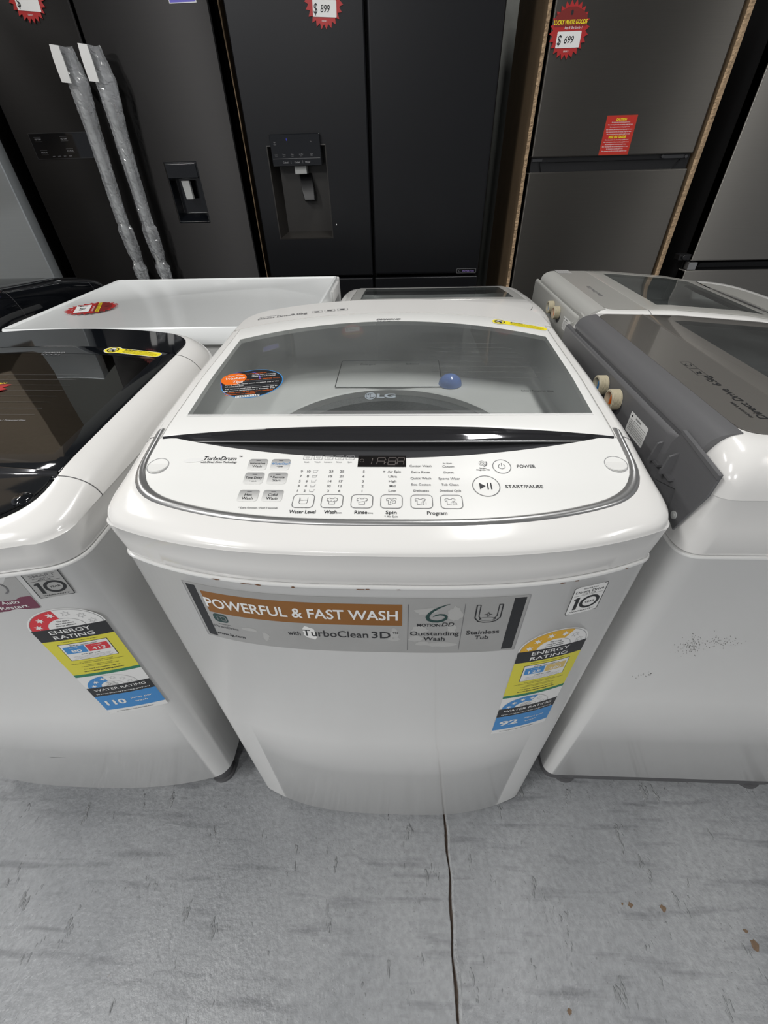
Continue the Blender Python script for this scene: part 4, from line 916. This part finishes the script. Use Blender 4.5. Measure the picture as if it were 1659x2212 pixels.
# handles wrapped in clear plastic
def wrapped_handle(xc, label, seed, lean):
    rnd = random.Random(seed)
    N_ = 30; zt, zb_ = 1.445, .72
    mb = MB(); mb.tube([(lean*(zt-.02-z), -.058, z) for z in [zb_+.03+(zt-.02-zb_-.03)*i/20 for i in range(21)]], .0125, 16, sc=(1, .85)); t = mb.build('door_handle', LGREY, f1, label=label); t.location = (xc-f1.location.x, 0, 0)
    for z in (zt-.07, zb_+.06):
        mb = MB(); mb.cyl((lean*(zt-z), -.056, z), .009, .055, 'y', 14); mb.build('bracket', SILV, t)
    # crumpled sleeve
    mb = MB(); rg = []; n = 30; K_ = 120
    for i in range(K_+1):
        z = zt-(zt-zb_)*i/K_; f = i/K_
        w_ = interp(f, [(0, .024), (.05, .028), (.12, .036), (.28, .028), (.5, .025), (.66, .024), (.68, .022), (.70, .030), (.80, .028), (.86, .020), (.89, .030), (.95, .024), (1, .030)])
        ox = interp(f, [(0, .006), (.1, .014), (.3, .006), (.6, .0), (1, .008)])
        ring = []
        for k in range(n):
            a = 2*PI*k/n
            ck_ = 1+2.2*max(0, f-.6); cr_ = ck_*(.0008*math.sin(3*a+i*.12+seed)+.0008*math.sin(7*a-i*.2)+.0011*rnd.uniform(-1, 1))
            ring.append((lean*(zt-z)+ox+(w_+cr_)*math.cos(a), -.056+(w_*.62+cr_)*math.sin(a), z+.003*math.sin(2*a+i)))
        rg.append(ring)
    mb.loft(rg, True, True, True); mb.build('plastic_sleeve', WRAP, t, smooth=False)
    mb = MB(); n = 12; rg = []
    for z, s_ in ((zt+.002, .9), (zt-.03, 1.04), (zt-.055, 1.04), (zt-.085, .98)):
        rg.append([(-.024*s_+lean*(zt-z), -.094, z), (.010*s_+lean*(zt-z), -.097, z-.004), (.010*s_+lean*(zt-z), -.094, z-.004), (-.024*s_+lean*(zt-z), -.091, z)])
    mb.loft(rg, True, True, True); mb.build('white_tape', INKW, t, smooth=False)
    return t
wrapped_handle(-1.118, 'plastic-wrapped bar handle on the left door of the black fridge', 1, -.010)
wrapped_handle(-1.022, 'plastic-wrapped bar handle right of the door gap of the black fridge', 5, .0)

# torn cardboard sheets standing between the fridges
def card_sheet(x, th, label, y0, y1, zt, seed, jag=.010, curl=0.):
    rnd = random.Random(seed); mb = MB(); rg = []; n = 420; y0 -= YF
    base = 0
    for i in range(n+1):
        z = zt*i/n; base = .93*base+rnd.uniform(-jag, jag)*.16
        e = y0+base; dx = curl*math.sin(i*.03+seed)
        rg.append([(dx-th/2, e+rnd.uniform(0, 1)*jag*.25, z), (dx-th*.15+rnd.uniform(-1, 1)*th*.12, e-.002-rnd.uniform(0, 1)*jag*.15, z), (dx+th/2, y0, z), (th/2, y1-YF, z), (-th/2, y1-YF, z)])
    mb.loft(rg, True, True, True)
    for q in range(len(mb.f)-2):
        if q % 5 in (0, 1): mb.m[q] = 1
    t = mb.build('cardboard_sheet', [CARD, CARDE], smooth=False); t.location = (x, YF, 0)
    return tag(t, label, 'cardboard', 'torn cardboard between fridges')
card_sheet(.484, .012, 'torn cardboard standing left of the grey bottom-freezer fridge', 1.76, 2.28, 1.75, 3, .010, .0012)
card_sheet(1.113, .018, 'torn cardboard edge standing right of the grey bottom-freezer fridge', 1.755, 2.2, 1.75, 4, .006, .0008)
card_sheet(-.596, .004, 'thin cardboard edge squeezed between the two black fridges', 1.80, 2.3, 1.75, 5, .004, .0015)
card_sheet(-1.488, .014, 'cardboard edge standing left of the fridge with wrapped handles', 1.82, 2.3, 1.75, 6, .002, .0005)

price_tag((.558, YF-.0004, 1.443), .066, 0, 'red price tag showing 699 on the grey bottom-freezer fridge', '699')
price_tag((-.240, YF-.0004, 1.533), .066, 0, 'red price tag showing 899 on the middle black fridge', '899', roll=.05)
price_tag((-1.216, YF-.0004, 1.574), .066, 0, 'red price tag with blank white slip on the left black fridge', '', roll=.08)

# ------------------------------------------------------------------ chest freezer
fz = thing('chest_freezer', (-.555, .66, 0), 'white chest freezer with a flat lid and red price tag, behind the left washer', 'freezer')
fw, fd = .365, .53
mb = MB(); mb.box(-fw+.012, fw-.012, .012, fd-.03, .03, .805); mb.build('cabinet', WHITE, fz, bevel=.012)
def rr2(w_, y0, y1, r, z, k=5):
    o = []
    for cx, cy, a in ((w_-r, y0+r, -PI/2), (w_-r, y1-r, 0), (-w_+r, y1-r, PI/2), (-w_+r, y0+r, PI)):
        o += [(cx+r*math.cos(a+PI/2*i/k), cy+r*math.sin(a+PI/2*i/k), z) for i in range(k+1)]
    return o
mb = MB(); mb.loft([rr2(fw-.004, .004, fd-.004, .008, .808), rr2(fw, 0, fd, .010, .812), rr2(fw, 0, fd, .010, .847), rr2(fw-.002, .002, fd-.002, .009, .850), rr2(fw-.008, .008, fd-.008, .006, .850), rr2(fw-.011, .011, fd-.011, .005, .8475)], True, True, True)
fl = mb.build('lid', pbr('freezer_lid_white', (.90, .92, .92), .16, coat=.15), fz, angle=40)
mb = MB(); mb.box(-.16, -.105, -.010, .004, .822, .8405); mb.build('lid_latch', INKW, fl, bevel=.003)
mb = MB(); mb.box(fw-.03, fw+.003, fd+.0, fd+.02, .76, .845); mb.build('hinge', INKW, fz, bevel=.004)
mb = MB(); mb.box(fw-.004, fw+.006, fd-.16, fd-.02, .806, .84); mb.build('side_trim', INKW, fz, bevel=.003)
price_tag((-.800, .836, .8500), .064, -1.15, 'red price tag lying on the white chest freezer lid', '36', normal='z')
price_tag((-.674, .285, Z1(-.03, .285)+.0016), .066, .25, 'red price tag lying on the black glass washer lid at the left edge', '50', normal='z')

# ------------------------------------------------------------------ other washers of the second row
B2 = Body(.54, .56, .04, rc=.05, rr=.07, br=.05)
T2 = [(-.06, .80), (0, .812), (.08, .832), (.16, .846), (.30, .860), (.42, .868), (.56, .866)]
m2 = thing('washing_machine', (.105, 1.175, 0), 'white washer with silver lid turned backwards, right behind the middle one', 'washing machine', rz=PI)
washer(m2, B2, T2, .03, .76, .79, (WHITE, PLAST, SILV, CHROME, SILV, PALEG, PLAST), win=(-.190, .190, .15, .375, .02), ylf=.11, ylr=(.402, .02), lidx=.214, ypr=(.09, .02, .19), trim=False, arms=False, oi=(.0535, .03, .02), oc=.10, feet=((-.8, .08), (.8, .08)))
B3 = Body(.606, .60, .04, rc=.05, rr=.07, br=.04)
T3 = [(-.06, .815), (0, .825), (.08, .84), (.20, .862), (.45, .885), (.60, .885)]
m3 = thing('washing_machine', (-1.375, 1.36, 0), 'all-black washer with glass lid at the left edge behind the chest freezer', 'washing machine', rz=PI)
washer(m3, B3, T3, .03, .77, .80, (BLKPL, BLACK, BLACK, DCHROME, BLACK, SMOKE, BLKPL), win=(-.235, .235, .13, .44, .02), ylf=.11, ylr=(.455, .02), lidx=.262, ypr=(.09, .02, .2), trim=False, arms=False, oi=(.040, .03, .02))

# right-hand pair, turned so that their backs face left
def side_washer(loc, W, D, T, zs, zl, grey, label):
    B = Body(W, D, .035, rc=.04, rr=.028, br=.0); r = thing('washing_machine', loc, label, 'washing machine', rz=PI/2)
    mg_, mh_ = (MGREY, MGLOS) if grey else (pbr('pale_grey_plastic', (.42, .42, .40), .35), pbr('pale_grey_gloss', (.40, .395, .37), .22, coat=.3))
    Z, pan, lid, hump = washer(r, B, T, .045, zs, zl, (WHITE, PLAST, mh_, CHROME, mh_, SMOKE if False else (PALEG if not grey else glassy('grey_lid_glass', (.34, .36, .36), milky=.05)), mh_),
        win=(-W/2+.085, W/2-.085, .14, D-.155, .0), ylf=.12, ylr=(D-.118, .0), lidx=W/2-.048, ypr=(.10, .02, W/2-.07), feet=((-.90, .06), (.90, .06)), base_in=.003, trim=False, arms=False, oi=(.046, .03, .030), crown=0, bulge=.0004)
    zt = Z(0, D-.05)
    # moulded grey back plate: curls over the top edge, steps in, reaches down at the near corner
    xa, xb = -W/2+.0475, W/2-.0475
    mb = MB(); prof = [(D-.0308, zt-.006), (D-.0308, zt+.0014), (D-.020, zt+.0004), (D-.010, zt-.0025), (D-.002, zt-.008), (D+.0030, zt-.017), (D+.0032, zt-.021), (D+.0006, zt-.0225), (D+.0006, zt-.034), (D+.0032, zt-.036), (D+.0032, zs-.02), (D-.012, zs-.02)]
    mb.loft([[(x, y, z) for y, z in prof] for x in (xa, xa+.1, 0, xb-.1, xb)], True, True, True); bp = mb.build('back_plate', mg_, r, angle=40)
    # raised water-inlet housing with rounded top and a sloped near end
    h0 = -W/2+.104; h1 = W/2-.012
    mb = MB(); rg = []
    for x, s_ in ((h0-.022, 0.), (h0-.003, .9), (h0, 1.), (h1-.004, 1.), (h1, .5)):
        o = .008*s_; rg.append([(x, D+.0002, zt-.0255), (x, D+.0012+o*.6, zt-.0255), (x, D+.0012+o*.9, zt-.0272), (x, D+.0012+o, zt-.031), (x, D+.0012+o, zs+.02), (x, D+.0005, zs+.005)])
    mb.loft(rg, True, True, True); mb.build('inlet_housing', mg_, bp, angle=50)
    # near corner flap with a pointed lower end
    mb = MB(); out = [(-W/2+.003, zt-.022), (-W/2+.082, zt-.014), (-W/2+.095, zt-.04), (-W/2+.095, zs+.045), (-W/2+.052, zs+.060), (-W/2+.044, zs+.028), (-W/2+.024, zs+.020), (-W/2+.004, zt-.05)]
    mb.loft([[(x, D+.003, z) for x, z in out], [(x, D+.0058, z) for x, z in out]], True, True, True); fp = mb.build('corner_flap', mg_, bp, smooth=False, bevel=.0008)
    mb = MB(); mb.loft([[(x, D+.0055, z) for x, z in ((-W/2+.002, zt-.022), (-W/2+.082, zt-.014), (-W/2+.082, zt-.018), (-W/2+.002, zt-.027))], [(x, D+.0085, z) for x, z in ((-W/2+.002, zt-.022), (-W/2+.082, zt-.014), (-W/2+.082, zt-.018), (-W/2+.002, zt-.027))]], True, True, True); mb.build('flap_lip', mg_, bp, smooth=False)
    mb = MB(); mb.cyl((-W/2+.033, D+.0068, zs+.036), .0050, -.003, 'y', 20); mb.cyl((-W/2+.033, D+.0075, zs+.036), .0024, -.002, 'y', 12); mb.build('screw', LGREY, bp)
    for dx in (.0, .030):
        mb = MB(); x = -W/2+.072+dx; z = zs+.072; mb.add([(x, D+.004, z+.026), (x+.003, D+.004, z+.026), (x+.003, D+.004, z-.004), (x, D+.004, z-.004), (x, D+.015, z+.020), (x+.003, D+.015, z+.020), (x+.003, D+.018, z-.004), (x, D+.018, z-.004)], [(0, 1, 2, 3), (4, 7, 6, 5), (0, 4, 5, 1), (1, 5, 6, 2), (2, 6, 7, 3), (3, 7, 4, 0)]); mb.box(x-.012, x+.012, D+.004, D+.012, z-.006, z-.003)
        mb.build('hose_clip', mg_, bp, smooth=False)
    # threaded inlets, near one hot
    ICR = pbr('inlet_cream', (.50, .45, .33), .5)
    for x, m_, nm in ((-.031, INKOR, 'hot_water_inlet'), (.021, INKB, 'cold_water_inlet')):
        mb = MB(); rg = []; yb = D+.0075; zc = zt-.050; n = 24
        for q in range(19):
            rr_ = .0140+(.0012 if q % 2 else 0); rg.append([(x+rr_*math.cos(2*PI*k/n), yb+.0009*q, zc+rr_*math.sin(2*PI*k/n)) for k in range(n)])
        rg.append([(x+.0117*math.cos(2*PI*k/n), yb+.0166, zc+.0117*math.sin(2*PI*k/n)) for k in range(n)]); rg.append([(x+.0112*math.cos(2*PI*k/n), yb+.005, zc+.0112*math.sin(2*PI*k/n)) for k in range(n)])
        mb.loft(rg, True, False, True); o = mb.build(nm, ICR, bp, angle=20)
        mb = MB(); mb.cyl((x, yb+.0055, zc), .0088, .004, 'y', 20); mb.box(x-.0014, x+.0014, yb+.009, yb+.0135, zc-.007, zc+.007); mb.build('inlet_filter', m_, bp, label='orange filter' if m_ is INKOR else 'blue filter')
        mb = MB(); mb.cyl((x, D+.0085, zc-.006), .0175, .0012, 'y', 28, r2=.017); mb.build('inlet_collar', DGREY, bp)
    P = Print(lambda u, v, l: (u, D+.0093+l, v)); P.T = lambda u, v: (-.078-u*.001, zt-.072+v*.001); P.step = 60     # seen from behind, text runs towards -x
    P.rrect(0, -2, 52, 27, 2, INKW, 0)
    P.fan((6, 23), [(3.6, 21), (8.4, 21), (6, 25)], INK, 1); P.text('WARNING', 24, 23, 2.6, INK, 1, w=16, bold=.02); P.rect(15, 18.4, 50, 19, INK, 1); P.rect(14.4, 0, 15, 19, INK, 1)
    for q in range(6): P.text('WARNUNG', 8, 17-q*2.7, 1.2, INK, 1, w=9); P.text('Connect to cold and warm water taps using the new hoses', 32, 16-q*2.8, 1.2, INK, 1, w=33)
    P.build('warning_label', bp, 'small white label with black print')
    return r, B, Z, pan, lid, hump
TR = [(-.06, .842), (0, .852), (.10, .869), (.20, .884), (.36, .898), (.54, .903)]
rw, BR, ZR, panR, lidR, humpR = side_washer((.893, .303, 0), .54, .54, TR, .765, .850, True, 'white and grey washer turned sideways with hose inlets, right of the middle one')
P = Print(lambda u, v, l: (u, v, ZR(u, v)+.0012+l))
def rtext(P, D, big, kg):
    P.T = lambda u, v: (u*.001, D-.045+v*.001)
    if big:
        P.T = lambda u, v: (u*.001-.022, D-.065+v*.001)
        P.text('Direct Drive', -128, -8, 10, INK, 2, w=80, shear=.1); P.text(kg, -62, -8, 10, INK, 2, w=32, shear=.1); P.text('INVERTER', -145, 4, 3.4, INK, 2, w=40)
        P.frame(-46, -13, -22, 0, 1, .5, INK, 2); P.frame(-20, -13, 4, 0, 1, .5, INK, 2); P.arc(-8, -6, 3.4, 4.4, 0, PI*1.7, INK, 2); P.stroke([(-40, -3), (-34, -4), (-38, -8), (-31, -9)], 1.6, INK, 2)
    else: P.text('Direct Drive '+kg, -40, -16, 9, INKG, 2, w=100, shear=.1)
rtext(P, .54, True, '6.5kg'); P.build('rear_cover_lettering', humpR)
# scuffs of black rubber on the white side
P = Print(lambda u, v, l: (-.27-l, u, v)); rnd = random.Random(9); SC = pbr('scuff_grey', (.11, .11, .10), .7)
for cx, cz, sx, sz, n in ((.445, .578, .010, .014, 90), (.41, .590, .018, .008, 60), (.478, .493, .008, .005, 22)):
    for _ in range(n):
        x = cx+rnd.gauss(0, sx); z = cz+rnd.gauss(0, sz); a = rnd.uniform(.0006, .002); b = rnd.uniform(.0003, .0008); t_ = rnd.uniform(.6, 1.4)
        P.poly([(x-a*math.cos(t_), z-a*math.sin(t_)), (x+b, z), (x+a*math.cos(t_), z+a*math.sin(t_)), (x-b*.5, z+b)], SC, 0)
P.build('scuff_marks', rw)
TR2 = [(-.06, .83), (0, .835), (.10, .842), (.20, .858), (.36, .872), (.54, .876)]
rw2, BR2, ZR2, panR2, lidR2, humpR2 = side_washer((.968, .865, 0), .50, .54, TR2, .74, .825, False, 'white and pale grey washer turned sideways, in the second row at the right')
P = Print(lambda u, v, l: (u, v, ZR2(u, v)+.0012+l)); rtext(P, .54, False, '5.5kg')
P.T = lambda u, v: (u*.001, .54-.045+v*.001); P.rect(165, -26, 212, 12, STKG2, 1)
for q in range(6): P.text('torn sticker rest', 188, 8-q*5.6, 2.6, INKL, 2, w=40)
P.build('rear_cover_lettering', humpR2)

# ------------------------------------------------------------------ small things
mb = MB(); rnd = random.Random(2); rg = []
for i in range(12):
    t_ = i/11; rg.append([(-1.03+.07*t_+.004*rnd.uniform(-1, 1), .050-.012*t_+.010*math.cos(a)*(1-.8*t_)+.003*rnd.uniform(-1, 1), .010+.009*math.sin(a)*(1-.6*t_)) for a in [2*PI*k/8 for k in range(8)]])
mb.loft(rg, True, True, True)
tag(mb.build('cardboard_scrap', CARDE, smooth=False), 'crumpled brown cardboard scrap on the floor at the left edge', 'scrap')
# cartons at the left end of the row (mirrored in the black glass lid)
CARDB = pbr('carton_board', (.42, .34, .25), .8, noise=(6, .1))
mb = MB(); mb.box(-.36, .36, -.26, .26, 0, .72); mb.box(-.04, .04, -.2605, .2605, -.0003, .7205, 1)
ct = mb.build('carton', [CARDB, pbr('brown_tape', (.25, .17, .09), .4)], smooth=False, bevel=.004)
ct.location = (-1.86, 1.14, 1.28); ct.rotation_euler = (0, 0, .5)
tag(ct, 'large brown carton on top of the boxed appliance beyond the left end of the row', 'carton')
mb = MB(); mb.box(-.30, .30, -.3, .3, 0, 1.28); wb = mb.build('boxed_appliance', CARDB, smooth=False, bevel=.004); wb.location = (-2.10, 1.12, 0); wb.rotation_euler = (0, 0, .05)
tag(wb, 'tall brown boxed appliance on the floor beyond the left end of the row', 'box')
